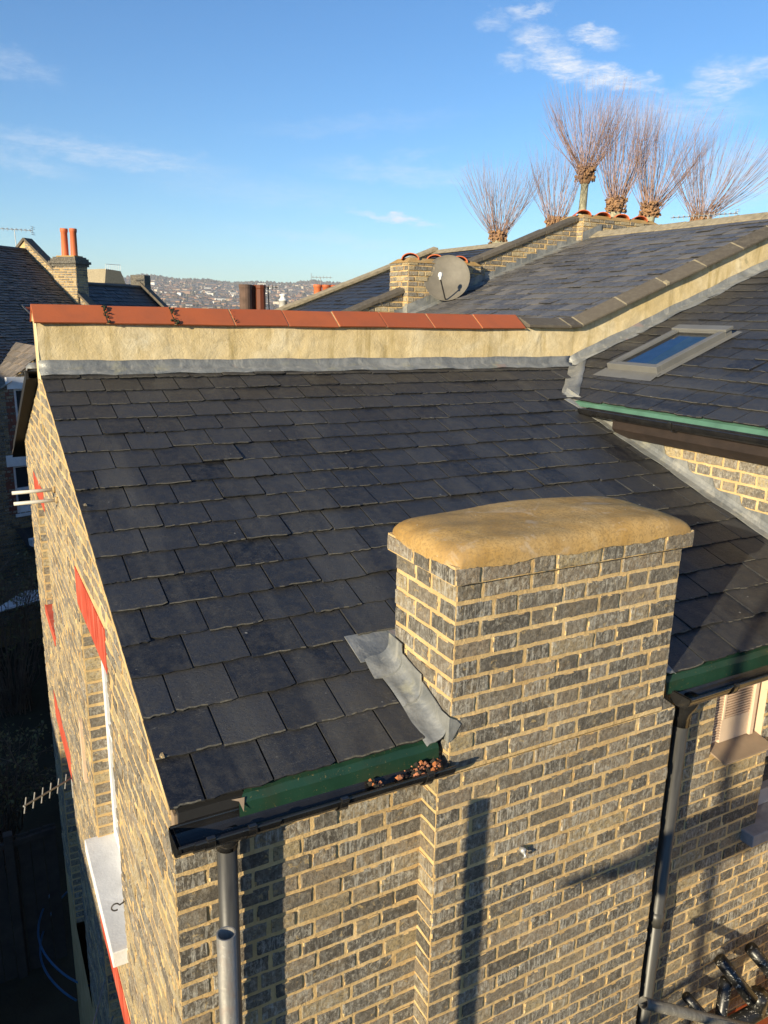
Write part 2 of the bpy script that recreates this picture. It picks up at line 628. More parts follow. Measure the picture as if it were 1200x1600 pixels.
def m_slate(name='roof_slate', k=1.0, tint=(1, 1, 1), scale=1.0, edge=True):
    def fn(B):
        v = B.obj()
        r = B.attr()
        r2 = B.white(B.math('MULTIPLY', r, 57.3))
        base = B.ramp(r, [(0, (.030 * k * tint[0], .031 * k * tint[1], .036 * k * tint[2])), (.45, (.052 * k * tint[0], .053 * k * tint[1], .058 * k * tint[2])),
                          (.8, (.062 * k * tint[0], .060 * k * tint[1], .060 * k * tint[2])), (1, (.080 * k * tint[0], .074 * k * tint[1], .068 * k * tint[2]))])
        n1 = B.noise(24 * scale, v, 7, .7)
        base = B.mix(1.0, base, B.ramp(r2, [(0, .68), (.5, 1.0), (1, 1.35)]), 'MULTIPLY')
        c = B.mix(B.ramp(n1, [(.42, 0.0), (.68, .75)]), base, (.110 * k, .100 * k, .085 * k))
        # pale water run-off stains down the slope
        run = B.noise(1.0, B.scale(v, (3.2, .45, .45)), 4, .6, .5)
        c = B.mix(B.ramp(run, [(.52, 0.0), (.70, .38)]), c, (.115, .108, .092))
        scr = B.noise(1.0, B.scale(v, (30, 210, 60), (0, 0, .5)), 3, .7, 1.5)
        mk = B.math('MULTIPLY', B.ramp(scr, [(.62, 0.0), (.70, 1.0)]), B.ramp(B.noise(6, v, 2), [(.48, 0.0), (.62, .7)]))
        c = B.mix(mk, c, (.23, .22, .19))
        dust = B.noise(140, v, 3, .8)
        c = B.mix(B.ramp(dust, [(.60, 0.0), (.72, .45)]), c, (.15, .135, .11))
        spot = B.noise(21, v, 2, .5)
        c = B.mix(B.ramp(spot, [(.765, 0.0), (.785, .8)]), c, (.30, .29, .26))
        h = B.math('ADD', B.noise(34, B.scale(v, (1, 1.8, 1)), 7, .68, 1.0), B.math('MULTIPLY', B.noise(160, v, 4, .7), .25))
        return dict(c=c, n=B.bump(h, .75, .005), r=B.math('ADD', B.math('MULTIPLY', r2, .16), .42), s=.45)
    return material(name, fn)


def m_render():
    def fn(B):
        v = B.obj()
        base = B.ramp(B.noise(2.2, v, 5, .6, .6), [(.3, (.60, .46, .23)), (.5, (.70, .56, .32)), (.72, (.78, .68, .47))])
        c = B.mix(B.ramp(B.noise(11, v, 6, .7, .8), [(.42, 0.0), (.68, .55)]), base, (.45, .34, .17))
        st = B.noise(1.0, B.scale(v, (7, 7, .9)), 5, .65, .4)
        c = B.mix(B.ramp(st, [(.53, 0.0), (.68, .75)]), c, (.33, .24, .085))
        c = B.mix(B.ramp(B.noise(3.3, v, 6, .7, 1.2), [(.52, 0.0), (.70, .45)]), c, (.46, .39, .25))
        c = B.mix(B.ramp(B.noise(8, v, 3, .6, .4), [(.68, 0.0), (.76, .5)]), c, (.30, .27, .15))
        # green-brown runs below the open tile joints
        c = B.mix(B.ramp(B.noise(60, v, 4, .7), [(.60, 0.0), (.8, .5)]), c, (.78, .72, .56))
        trow = B.noise(1.9, v, 2, .45, 2.4)
        ed = B.math('ABSOLUTE', B.math('SUBTRACT', trow, .5))
        h = B.math('ADD', B.math('MULTIPLY', trow, .42), B.math('MULTIPLY', B.noise(9, v, 5, .7, .8), .20))
        h = B.math('ADD', h, B.math('MULTIPLY', B.noise(70, v, 5, .7), .12))
        return dict(c=c, n=B.bump(h, .8, .035), r=.9, s=.2)
    return material('sand_cement_render', fn)


def m_lead():
    def fn(B):
        v = B.obj()
        c = B.ramp(B.noise(4, v, 6, .65, .7), [(.3, (.13, .14, .145)), (.5, (.21, .215, .21)), (.72, (.34, .34, .32))])
        st = B.noise(1.0, B.scale(v, (16, 16, 3)), 4, .6, .5)
        c = B.mix(B.ramp(st, [(.55, 0), (.7, .5)]), c, (.46, .44, .38))
        c = B.mix(B.ramp(B.noise(7, v, 3, .6), [(.6, 0), (.72, .5)]), c, (.36, .34, .23))
        c = B.mix(B.ramp(B.noise(3.1, v, 3, .6, 1.), [(.66, 0), (.70, .35)]), c, (.42, .25, .20))
        h = B.math('ADD', B.noise(7, v, 4, .6, .5), B.math('MULTIPLY', B.noise(60, v, 4), .15))
        return dict(c=c, n=B.bump(h, .6, .02), r=B.ramp(B.noise(8, v, 3), [(.3, .42), (.7, .7)]), s=.6, m=.25)
    return material('weathered_lead', fn)


def m_terracotta(name='terracotta', k=1.0):
    def fn(B):
        v = B.obj()
        r = B.attr()
        c = B.ramp(r, [(0, (.35 * k, .078 * k, .028 * k)), (1, (.46 * k, .12 * k, .040 * k))])
        c = B.mix(B.ramp(B.noise(6, v, 5, .6), [(.4, 0), (.75, .5)]), c, (.27 * k, .085 * k, .04 * k))
        c = B.mix(B.ramp(B.noise(50, v, 4, .7), [(.66, 0), (.78, .5)]), c, (.55, .33, .20))
        return dict(c=c, n=B.bump(B.noise(60, v, 4), .25, .003), r=.62, s=.4)
    return material(name, fn)


def m_cement():
    def fn(B):
        v = B.obj()
        c = B.ramp(B.noise(4.5, v, 6, .62, .5), [(.28, (.31, .175, .050)), (.45, (.42, .255, .085)), (.6, (.49, .32, .13)), (.76, (.48, .36, .20))])
        c = B.mix(B.ramp(B.noise(90, v, 5, .8), [(.40, .7), (.52, 0)]), c, (.24, .16, .07))
        c = B.mix(B.ramp(B.noise(2.2, v, 5, .65, .8), [(.46, 0), (.62, .45)]), c, (.34, .24, .13))
        c = B.mix(B.ramp(B.noise(34, v, 3, .6), [(.70, 0), (.75, .7)]), c, (.60, .53, .40))
        c = B.mix(B.ramp(B.noise(5.5, v, 5, .65, 1.6), [(.58, 0), (.68, .5)]), c, (.52, .42, .31))
        c = B.mix(B.ramp(B.noise(9, v, 4, .7), [(.66, 0), (.74, .8)]), c, (.45, .27, .05))
        h = B.math('ADD', B.noise(7, v, 5, .6, .8), B.math('MULTIPLY', B.noise(150, v, 4, .7), .12))
        return dict(c=c, n=B.bump(h, .55, .010), r=.9, s=.2)
    return material('flaunching_cement', fn)


def m_green():
    def fn(B):
        v = B.obj()
        c = B.ramp(B.noise(5, v, 5), [(.3, (.008, .034, .019)), (.7, (.016, .056, .033))])
        c = B.mix(B.ramp(B.noise(90, v, 3, .8), [(.64, 0), (.72, .9)]), c, (.28, .20, .07))
        c = B.mix(B.ramp(B.noise(4, v, 3), [(.52, 0), (.7, .5)]), c, (.05, .045, .02))
        return dict(c=c, n=B.bump(B.noise(20, v, 3), .2, .004), r=.5, s=.4)
    return material('green_eaves_plastic', fn)


def m_blackp():
    def fn(B):
        v = B.obj()
        c = B.ramp(B.noise(12, v, 4), [(.3, (.010, .010, .011)), (.75, (.022, .021, .020))])
        c = B.mix(B.ramp(B.noise(110, v, 3, .8), [(.70, 0), (.78, .8)]), c, (.22, .18, .13))
        return dict(c=c, n=B.bump(B.noise(30, v, 3), .1, .002), r=.22, s=.6)
    return material('black_gutter_plastic', fn)


def m_pipe():
    def fn(B):
        v = B.obj()
        c = B.ramp(B.noise(1.0, B.scale(v, (60, 60, 5)), 4, .6), [(.3, (.036, .035, .032)), (.7, (.072, .069, .062))])
        return dict(c=c, n=B.bump(B.noise(40, v, 3), .1, .002), r=.42, s=.5)
    return material('weathered_grey_pipe', fn)


def m_galv(name='galvanised_tube', k=1.0, rust=.5):
    def fn(B):
        v = B.obj()
        c = B.ramp(B.noise(1.0, B.scale(v, (50, 50, 6)), 5, .7), [(.3, (.17 * k, .16 * k, .14 * k)), (.7, (.34 * k, .32 * k, .28 * k))])
        c = B.mix(B.ramp(B.noise(16, v, 5, .7), [(.5, 0), (.7, rust)]), c, (.28 * k, .17 * k, .12 * k))
        c = B.mix(B.ramp(B.noise(45, v, 4, .7), [(.62, 0), (.72, .7)]), c, (.55, .52, .46))
        return dict(c=c, n=B.bump(B.noise(80, v, 4), .4, .002), r=.55, s=.5, m=.3)
    return material(name, fn)


def m_white():
    def fn(B):
        v = B.obj()
        c = B.ramp(B.noise(6, v, 5), [(.3, (.62, .62, .62)), (.7, (.80, .80, .80))])
        c = B.mix(B.ramp(B.noise(70, v, 4, .8), [(.64, 0), (.76, .6)]), c, (.40, .39, .38))
        return dict(c=c, n=B.bump(B.noise(60, v, 5, .7), .6, .004), r=.75, s=.3)
    return material('white_masonry_paint', fn)


def m_redpaint():
    def fn(B):
        v = B.obj()
        c = B.ramp(B.noise(5, v, 4), [(.3, (.40, .055, .030)), (.7, (.55, .10, .055))])
        st = B.noise(1.0, B.scale(v, (2, 26, 2)), 2, .5)
        c = B.mix(B.ramp(st, [(.56, 0), (.62, .55)]), c, (.60, .22, .15))
        return dict(c=c, n=B.bump(B.noise(30, v, 4), .4, .004), r=.8, s=.3)
    return material('red_masonry_paint', fn)


def m_glass():
    def fn(B):
        return dict(c=(.03, .035, .04), r=.03, s=.9)
    return material('window_glass', fn)


def m_coping():
    def fn(B):
        v = B.obj()
        r = B.attr()
        c = B.ramp(r, [(0, (.075, .064, .052)), (1, (.125, .105, .08))])
        c = B.mix(B.ramp(B.noise(20, v, 5, .7), [(.45, 0), (.7, .6)]), c, (.18, .155, .115))
        c = B.mix(B.ramp(B.noise(120, v, 3, .8), [(.6, 0), (.72, .5)]), c, (.04, .038, .034))
        return dict(c=c, n=B.bump(B.noise(90, v, 5, .7), .5, .004), r=.85, s=.3)
    return material('dark_concrete_coping', fn)


M = dict(
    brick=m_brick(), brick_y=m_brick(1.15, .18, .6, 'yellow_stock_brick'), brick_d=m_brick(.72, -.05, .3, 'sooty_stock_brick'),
    mortar=m_mortar(), mortar_d=m_mortar('dark_mortar', .42), mortar_r=m_mortar('pink_mortar', .8),
    slate=m_slate('roof_slate', .50, (.89, .97, 1.14)), slate_e=simple('shade_line_slate_edge', (.010, .010, .009), .95, .4, 40, .5), slate_p=simple('chipped_slate_edge', (.105, .095, .072), .9, .5, 90, .4), slate_n=m_slate('neighbour_slate', 1.75, (1.0, .98, .95), .8), tile_d=m_slate('dark_roof_tile', 2.0, (1.35, .98, .72), .8),  # slate_e: shadow line under each course, put into the tail edge colour
    slate_b=m_slate('brown_roof_slate', 2.6, (1.2, .98, .76), .8),
    render=m_render(), lead=m_lead(), terra=m_terracotta(), terra_b=m_terracotta('orange_terracotta', 1.45), terra_d=m_terracotta('dark_terracotta', .33),
    cement=m_cement(), green=m_green(), black=m_blackp(), pipe=m_pipe(), galv=m_galv(), galv2=m_galv('greenish_tube', .55, .1),
    white=m_white(), red=m_redpaint(), glass=m_glass(), coping=m_coping(),
    coping_l=simple('pale_coping', (.30, .25, .165), .9, .3, 12, .5),
    under=simple('roof_underlay', (.012, .012, .013), .9, .2),
    upvc=simple('grey_roof_window_metal', (.145, .142, .132), .5, .1, 5, .05, spec=.5),
    fascia=simple('brown_fascia_paint', (.026, .017, .013), .6, .3, 10, .3),
    cream=simple('cream_plastic', (.66, .50, .36), .55, .08, 8, .1), tan=simple('tan_sill', (.30, .22, .15), .6, .15, 8, .2),
    moss=simple('moss', (.022, .028, .010), .95, .5, 40, .8, 120, .006), leaf=simple('dead_leaf', (.38, .13, .04), .9, .5, 40, .3),
    rubble=simple('fallen_mortar', (.42, .17, .085), .95, .4, 40, .8, 120, .006),
    bark=simple('plane_bark', (.30, .28, .19), .9, .45, 9, .6, 30, .02), twig=simple('red_brown_twig', (.29, .18, .14), .8, .35, 3, .2),
    knuckle=simple('dead_leaf_clump', (.30, .17, .085), .95, .5, 14, .8, 40, .03),
    dish=simple('dish_grey', (.135, .12, .095), .6, .2, 7, .2), metal=simple('dull_aluminium', (.45, .45, .44), .45, .15, 6, .1, metal=.5),
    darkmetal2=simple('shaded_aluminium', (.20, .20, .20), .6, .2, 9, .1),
    darkmetal=simple('dark_metal', (.05, .045, .042), .6, .3, 9, .3), whitep=simple('white_plastic', (.72, .72, .70), .45, .08, 9, .1),
    stone=simple('grey_stone_sill', (.27, .27, .285), .9, .2, 14, .5, 90, .004),
    soil=simple('garden_soil', (.020, .017, .013), .95, .4, 2, .6, 20, .03), fence=simple('old_fence_timber', (.040, .033, .028), .9, .3, 6, .5),
    shrub=simple('shrub_twigs', (.13, .09, .06), .9, .4, 3, .2), shrubleaf=simple('shrub_leaf', (.13, .12, .045), .8, .5, 5, .2),
    hose=simple('blue_hose', (.02, .10, .22), .5, .1), rendwall=simple('pale_wall', (.42, .37, .30), .9, .15, .8, .2),
    paintsplash=m_galv('paint_splashed_black_pipe', .12, .05),
)


# paint splashed pipes: black with white runs
def _ps(B):
    v = B.obj()
    c = B.mix(B.ramp(B.noise(44, v, 5, .7, 1.0), [(.60, 0), (.64, 1)]), (.014, .014, .014), (.50, .48, .44))
    return dict(c=c, n=B.bump(B.noise(50, v, 4), .3, .003), r=.35, s=.5)


M['splash'] = material('splashed_soil_pipe', _ps)

# ------------------------------------------------------------------ measured layout (metres, origin at the eaves corner of the rear wing)
TH = 0.3316
c_, s_ = math.cos(TH), math.sin(TH)
TAN = math.tan(TH)
G = 0.1963
RX = 9.02
XM = 3.885               # rear wall of the main house
YP = 3.30                # face of the party wall
YW = 0.066               # front wall of the wing
XG = 0.02                # gable wall
MK = 0.38                # slope of the main roofs
XE, ZE = 3.843, 0.907    # main roof eave


def mz(x): return 1.13 + MK * (x - 4.43)


mth = math.atan(MK)
MV = V3(math.cos(mth), 0, math.sin(mth))
MN = V3(-math.sin(mth), 0, math.cos(mth))


# ============================================================= OUR HOUSE
house = thing('terraced_house', 'nearest brick house with a dark slate wing roof and a cement capped chimney', 'house', (0, 0, -6.5))
RV = V3(0, c_, s_)
RN = V3(0, -s_, c_)


def roofz(y): return y * TAN


# --- wing roof
def wing_u1(v):
    y = v * c_
    if y <= 2.60: return 3.80
    return 3.80 + (y - 2.60) * 1.0


mb = MB()
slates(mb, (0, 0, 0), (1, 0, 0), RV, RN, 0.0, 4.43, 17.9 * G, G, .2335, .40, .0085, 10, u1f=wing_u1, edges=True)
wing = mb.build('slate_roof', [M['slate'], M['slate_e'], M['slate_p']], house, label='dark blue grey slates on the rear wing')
mb = MB()
lv = 17.75 * G
pts = [V3(.012, .02, roofz(.02)), V3(3.86, .02, roofz(.02)), V3(3.86, 2.66, roofz(2.66)), V3(4.45, 3.28, roofz(3.28)), V3(.012, 3.28, roofz(3.28))]
mb.add([p - RN * .002 for p in pts], [(0, 1, 2, 3, 4)], 0, 0)
# thin mortar verge under the slates along the gable
for k in range(17):
    y0, y1 = k * .196 * c_, (k + 1) * .196 * c_ + .003
    mb.add([V3(.004, y0 + .02, roofz(y0 + .02) - .032), V3(.004, y1 + .02, roofz(y1 + .02) - .032), V3(.0045, y1 + .02, roofz(y1 + .02) + .004), V3(.003, y0 + .02, roofz(y0 + .02) + .004)], [(0, 1, 2, 3)], 1, 0)
mb.build('roof_underlay', [M['under'], M['mortar']], wing)

# --- gable wall
YE = 5.72


def gtop(u):
    if u < 3.42: return u * TAN - .012
    return (6.84 - u) * TAN - .012


# windows in the gable: (y0,y1,z0,z1)
WA = (1.33, 2.28, -1.64, -.10)
WB = (4.16, 4.90, -1.02, 0.02)
WC = (1.45, 2.46, -4.0, -2.44)
WD = (3.80, 4.90, -4.4, -2.12)
LA = (1.29, 2.32, -.10, .125)
LB = (4.10, 4.94, .02, .19)
LC = (1.40, 2.50, -2.44, -2.20)
LD = (3.74, 4.94, -2.12, -1.86)
gh = [WA, WB, WC, WD, LA, LB, LC, LD]
mb = MB()
bricks(mb, (XG, 0, 0), (0, 1, 0), (-1, 0, 0), YW, YE, -4.2, 1.2, -.2908, (5, 2), gh, gtop, 0, .0026)
panel(mb, (XG, 0, 0), (0, 1, 0), (-1, 0, 0), YW, 3.42, -6.5, 2, gh, gtop)
panel(mb, (XG, 0, 0), (0, 1, 0), (-1, 0, 0), 3.42, YE, -6.5, 2, gh, gtop)
# jambs facing the camera at the far side of each opening
for (a, b, c, d) in (WA, WB, WC, WD):
    bricks(mb, (XG, b, 0), (1, 0, 0), (0, -1, 0), .004, .118, c, d, -.2908, (5, 3), (), None, 1, .0035)
    mb.quad((XG, b, c), (XG + .12, b, c), (XG + .12, b, d), (XG, b, d), 1, .5)
    mb.quad((XG, a, c), (XG, a, d), (XG + .12, a, d), (XG + .12, a, c), 1, .5)
    mb.quad((XG, a, d), (XG, b, d), (XG + .12, b, d), (XG + .12, a, d), 1, .5)
# far end face of the terrace wing
mb.quad((XG, YE, -6.5), (XG, YE, .37), (4, YE, .37), (4, YE, -6.5), 1, .5)
gable = mb.build('gable_wall', [M['brick_y'], M['mortar']], house, label='sunlit yellow brick gable wall seen at a glancing angle')
for i, (L, w) in enumerate(((LA, WA), (LB, WB), (LC, WC), (LD, WD))):
    win = MB()
    a, b, c, d = w
    x = XG + .125
    # sash box: frame and meeting rail
    for (p, q, r, t) in ((a, a + .07, c, d), (b - .07, b, c, d), (a + .07, b - .07, d - .07, d), (a + .07, b - .07, c, c + .09), (a + .07, b - .07, (c + d) / 2 - .025, (c + d) / 2 + .025)):
        win.box(x - .03, x + .04, p, q, r, t)
    wo = bevel(win.build('window', M['white'], house), .003)
    g = MB()
    g.box(x, x + .006, a + .06, b - .06, c + .08, d - .06)
    g.build('window_glass', M['glass'], wo)
    lt = MB()
    n = 14
    for k in range(n):     # soldier course painted red
        y0 = L[0] + (L[1] - L[0]) * k / n
        y1 = L[0] + (L[1] - L[0]) * (k + 1) / n
        lt.box(XG - .004 - rng.random() * .002, XG + .11, y0 + .003, y1 - .003, L[2] + .003, L[3] - .003)
    lt.box(XG - .001, XG + .11, L[0] + .001, L[1] - .001, L[2] + .001, L[3] - .001)
    lt.build('lintel', M['red'], wo)
    if i in (0, 1):
        s = MB()
        nn = 1
        sx = XG - (.075 if i == 0 else .012)
        for k in range(nn):
            y0 = a - .02 + (b - a + .04) * k / nn
            y1 = a - .02 + (b - a + .04) * (k + 1) / nn
            w0, w1 = rng.uniform(-.002, .002), rng.uniform(-.002, .002)
            s.box(sx + w0, XG + .10, y0, y1 + .0005 * (k % 2), c - .09, c + .001 * (k % 3) + .002)
        so = bevel(s.build('window_sill', M['white'] if i == 0 else M['red'], wo), .004)
# pale run of paint next to the near window
mb = MB()
mb.add([(XG - .0045, 2.62, -1.02), (XG - .0045, 2.70, -1.02), (XG - .0045, 2.66, -1.42), (XG - .0045, 2.61, -1.42)], [(0, 3, 2, 1)], 0)
mb.box(XG - .02, XG - .001, 2.60, 2.66, -1.44, -1.0)
mb.build('cable_cover', M['cream'], house)

# --- front wall of the wing
mb = MB()
bricks(mb, (0, YW, 0), (1, 0, 0), (0, -1, 0), XG, .985, -2.6, -.06, -.2908, (8, 4), (), None, 0, .004)
panel(mb, (0, YW, 0), (1, 0, 0), (0, -1, 0), XG, 1.0, -6.5, -.03)
mb.quad((XG, YW, -.03), (1.0, YW, -.03), (1.0, YW + .2, -.0), (XG, YW + .2, -.0), 1)
bricks(mb, (0, YW, 0), (1, 0, 0), (0, -1, 0), 2.22, 3.13, -3.4, -.12, -.2096, (8, 4), [(2.67, 3.06, -.56, -.215)], None, 1, .004)
panel(mb, (0, YW, 0), (1, 0, 0), (0, -1, 0), 2.2, 3.13, -6.5, -.03, [(2.67, 3.06, -.56, -.215)])
# brick reveal of the window opening on the right
bricks(mb, (3.13, 0, 0), (0, 1, 0), (1, 0, 0), YW, YW + .12, -2.6, -.3, -.2096, (3, 2))
panel(mb, (0, YW, 0), (1, 0, 0), (0, -1, 0), 3.13, XM, -6.5, -1.12)
bricks(mb, (0, YW, 0), (1, 0, 0), (0, -1, 0), 3.13, XM, -3.4, -1.12, -.2096, (6, 3), (), None, 1, .004)
panel(mb, (0, YW, 0), (1, 0, 0), (0, -1, 0), 3.13, XM, -.36, -.03)
mb.quad((3.13, YW, -6.5), (3.13, YW, -.03), (3.13, YW + .2, -.03), (3.13, YW + .2, -6.5), 1)
mb.build('rear_wing_wall', [M['brick'], M['mortar']], house, label='grey and yellow stock brick wall with wide sandy mortar joints')
# smooth render patch under the right gutter
mb = MB()
npt = 22
top = [V3(2.56 + (XM - 2.56) * i / npt, YW - .014, -.10) for i in range(npt + 1)]
bot = [V3(2.56 + (XM - 2.56) * i / npt, YW - .010, -.185 - .012 * rng.random() - (.0 if 3 < i < 9 else .02)) for i in range(npt + 1)]
mb.add(top + bot, [(i, i + npt + 1, i + npt + 2, i + 1) for i in range(npt)], 0)
mb.build('render_patch', M['render'], house)

# --- chimney breast and stack
SX0, SX1, SY0, SY1 = 1.027, 2.1538, -.043, .387
BX0, BX1 = .9795, 2.2346
mb = MB()
bricks(mb, (0, SY0, 0), (1, 0, 0), (0, -1, 0), BX0, BX1, -3.0, -.137, -.2096, (9, 4), (), None, 1, .004)
panel(mb, (0, SY0, 0), (1, 0, 0), (0, -1, 0), BX0, BX1, -6.5, -.137)
bricks(mb, (BX0, 0, 0), (0, 1, 0), (-1, 0, 0), SY0, YW + .0, -3.0, -.137, -.2096, (5, 3), (), None, 0, .004)
panel(mb, (BX0, 0, 0), (0, 1, 0), (-1, 0, 0), SY0, YW + .01, -6.5, -.137)
bricks(mb, (BX1, 0, 0), (0, 1, 0), (1, 0, 0), SY0, YW + .0, -3.0, -.137, -.2096, (3, 2), (), None, 0, .004)
panel(mb, (BX1, 0, 0), (0, 1, 0), (1, 0, 0), SY0, YW + .01, -6.5, -.137)
# sloping shoulders up to the stack
for (x0, x1) in ((BX0, SX0 + .002), (BX1, SX1 - .002)):
    mb.add([(x0, SY0, -.137), (x0, YW, -.137), (x1, YW, -.075), (x1, SY0, -.075)], [(0, 1, 2, 3), (3, 2, 1, 0)], 0, .12)
    mb.add([(x0, SY0, -.137), (x1, SY0, -.075), (x1, SY0, -.137)], [(0, 1, 2), (2, 1, 0)], 0, .12)
chim = mb.build('chimney_breast', [M['brick'], M['mortar']], house)
mb = MB()
zt = .6242
bricks(mb, (0, SY0, 0), (1, 0, 0), (0, -1, 0), SX0, SX1, -.137, zt, zt, (9, 4), (), None, 0, .004)
panel(mb, (0, SY0, 0), (1, 0, 0), (0, -1, 0), SX0, SX1, -.14, zt)
bricks(mb, (SX0, 0, 0), (0, 1, 0), (-1, 0, 0), SY0, SY1, -.137, zt, zt, (7, 4), (), None, 1, .004)
panel(mb, (SX0, 0, 0), (0, 1, 0), (-1, 0, 0), SY0, SY1, -.14, zt)
bricks(mb, (SX1, 0, 0), (0, 1, 0), (1, 0, 0), SY0, SY1, -.137, zt, zt, (4, 2), (), None, 1, .004)
panel(mb, (SX1, 0, 0), (0, 1, 0), (1, 0, 0), SY0, SY1, -.14, zt)
bricks(mb, (0, SY1, 0), (1, 0, 0), (0, 1, 0), SX0, SX1, 0, zt, zt, (4, 2), (), None, 0, .004)
panel(mb, (0, SY1, 0), (1, 0, 0), (0, 1, 0), SX0, SX1, 0, zt)
# projecting cap course
CO = .030
cx0, cx1, cy0, cy1 = SX0 - CO, SX1 + CO, SY0 - CO, SY1 + CO
bricks(mb, (0, cy0, 0), (1, 0, 0), (0, -1, 0), cx0, cx1, zt + .002, zt + .078, zt, (9, 4), (), None, 1, .003)
bricks(mb, (cx0, 0, 0), (0, 1, 0), (-1, 0, 0), cy0, cy1, zt + .002, zt + .078, zt, (7, 4), (), None, 0, .003)
bricks(mb, (cx1, 0, 0), (0, 1, 0), (1, 0, 0), cy0, cy1, zt + .002, zt + .078, zt, (4, 2), (), None, 0, .003)
bricks(mb, (0, cy1, 0), (1, 0, 0), (0, 1, 0), cx0, cx1, zt + .002, zt + .078, zt, (4, 2), (), None, 0, .003)
mb.box(cx0 + .001, cx1 - .001, cy0 + .001, cy1 - .001, zt + .004, zt + .074, 1)
stack = mb.build('chimney_stack', [M['brick'], M['mortar']], house, label='brick chimney stack with projecting top course')
# rounded flaunching
mb = MB()
nx, ny = 72, 34
bz = zt + .076
vs = []
for j in range(ny + 1):
    for i in range(nx + 1):
        # denser near the rim
        a = math.sin((i / nx - .5) * math.pi)
        b = math.sin((j / ny - .5) * math.pi)
        k = 1.0
        # squircle footprint
        X = a * math.sqrt(max(0, 1 - .10 * b * b * b * b)) if True else a
        Y = b * math.sqrt(max(0, 1 - .06 * a ** 8))
        hx, hy = (cx1 - cx0) / 2 + .009, (cy1 - cy0) / 2 + .009
        wob = .0035 * math.sin(5 * a + 2 * b) + .002 * math.sin(9 * b + 5 * a) + rng.uniform(-.0008, .0008)
        ea = (1 - abs(a) ** (4.2 if a > 0 else 9))
        eb = (1 - abs(b) ** 9)
        h = .080 * (max(0, ea) ** .38) * (max(0, eb) ** .36) * (1 - .16 * max(0, -a - .2)) * (1 - .10 * max(0, -b))
        x = (cx0 + cx1) / 2 + X * hx
        y = (cy0 + cy1) / 2 + Y * hy
        z = bz + h + (wob if h > .02 else wob * .3)
        if h < .004: z -= .010 * (.5 + .5 * math.sin(11 * a + 4 * b)) + .006 + .006 * rng.random()
        vs.append((x, y, z))
fs = []
for j in range(ny):
    for i in range(nx):
        a = j * (nx + 1) + i
        fs.append((a, a + 1, a + nx + 2, a + nx + 1))
mb.add(vs, fs)
mb.build('chimney_cap', M['cement'], stack, smooth=True, label='smooth sandy cement cap with rounded edges')

# lead round the stack
mb = MB()


def apron(mb, xin, sgn, y0, y1, wid=.155, up=.10, seed=0, lift=0.0):
    """lead soaker: sgn -1 lies left of xin, +1 right of it"""
    r = random.Random(seed)
    nn, mm = 14, 12
    ph = [r.random() * 6 for _ in range(3)]
    vs = []
    for j in range(nn + 1):
        y = y0 + (y1 - y0) * j / nn
        wv = wid * (1 + .07 * math.sin(9 * (y) + ph[0]))
        uv = up * (1 + .12 * math.sin(11 * y + ph[1]))
        for i in range(mm + 1):
            f = i / mm
            if f < .45:
                g = f / .45
                x = xin + sgn * (wv - (wv - .045) * g)
                n_ = .017 + lift + .004 * math.sin(20 * y + ph[2]) * (1 - g)
                z = roofz(y) + n_
            else:
                g = (f - .45) / .55
                t = min(1, g * 1.7) * math.pi / 2
                if g < .59:
                    x = xin + sgn * (.045 * (1 - math.sin(t)) + .010)
                    z = roofz(y) + .018 + lift + .045 * (1 - math.cos(t))
                else:
                    x = xin + sgn * .009
                    z = roofz(y) + .063 + lift + (uv - .045) * (g - .59) / .41
            vs.append((x, y, z))
    fs = []
    for j in range(nn):
        for i in range(mm):
            a = j * (mm + 1) + i
            f = (a, a + 1, a + mm + 2, a + mm + 1)
            fs.append(f if sgn < 0 else f[::-1])
    mb.add(vs, fs)


def soaker(mb, xin, sgn, y0, y1, wid, up, seed, laps):
    r = random.Random(seed)
    ys = [y0 + (y1 - y0) * j / 60 for j in range(61)]
    for L in laps: ys += [L - .0006, L + .0006]
    ys.sort()
    mm = 14
    vs = []
    for y in ys:
        k = sum(1 for L in laps if y > L)
        lp = .007 * k
        z0 = laps[k - 1] if k else y0
        tt = (y - z0)
        wv = wid + (0, .006, .040)[min(k, 2)] + .005 * math.sin(17 * y + 1 + k)
        uv = up * (1 + .06 * math.sin(15 * y + k * 2)) + (.030 - .20 * tt if k else 0)
        for i in range(mm + 1):
            f = i / mm
            if f < .4:
                g = f / .4
                x = xin + sgn * (wv - (wv - .055) * g)
                n_ = .027 + lp + .003 * math.sin(24 * y + 5 * g + k) * (1 - g) - .008 * (1 - g) ** 3
                z = roofz(y) + n_
            elif f < .75:
                t = (f - .4) / .35 * math.pi / 2
                x = xin + sgn * (.012 + lp * .5 + .043 * (1 - math.sin(t)))
                z = roofz(y) + .030 + lp + .045 * (1 - math.cos(t))
            else:
                x = xin + sgn * (.012 + lp * .5)
                z = roofz(y) + .075 + lp + max(.01, uv - .05) * (f - .75) / .25
            vs.append((x, y, z))
    fs = []
    for j in range(len(ys) - 1):
        for i in range(mm):
            a = j * (mm + 1) + i
            f = (a, a + 1, a + mm + 2, a + mm + 1)
            fs.append(f if sgn < 0 else f[::-1])
    mb.add(vs, fs)


soaker(mb, SX0, -1, -.035, .41, .092, .085, 3, (.15, .30))
soaker(mb, SX1, 1, -.02, .47, .09, .10, 6, (.2,))
# back gutter
mb.add([(SX0 - .15, .40, roofz(.40) + .03), (SX1 + .12, .40, roofz(.40) + .03), (SX1 + .12, .56, roofz(.56) + .026), (SX0 - .15, .56, roofz(.56) + .026)], [(0, 1, 2, 3)])
lead = mb.build('lead_flashing', M['lead'], stack, smooth=True)
so = lead.modifiers.new('thick', 'SOLIDIFY')
so.thickness = .0035
es = lead.modifiers.new('edges', 'EDGE_SPLIT')
es.split_angle = R_(50)
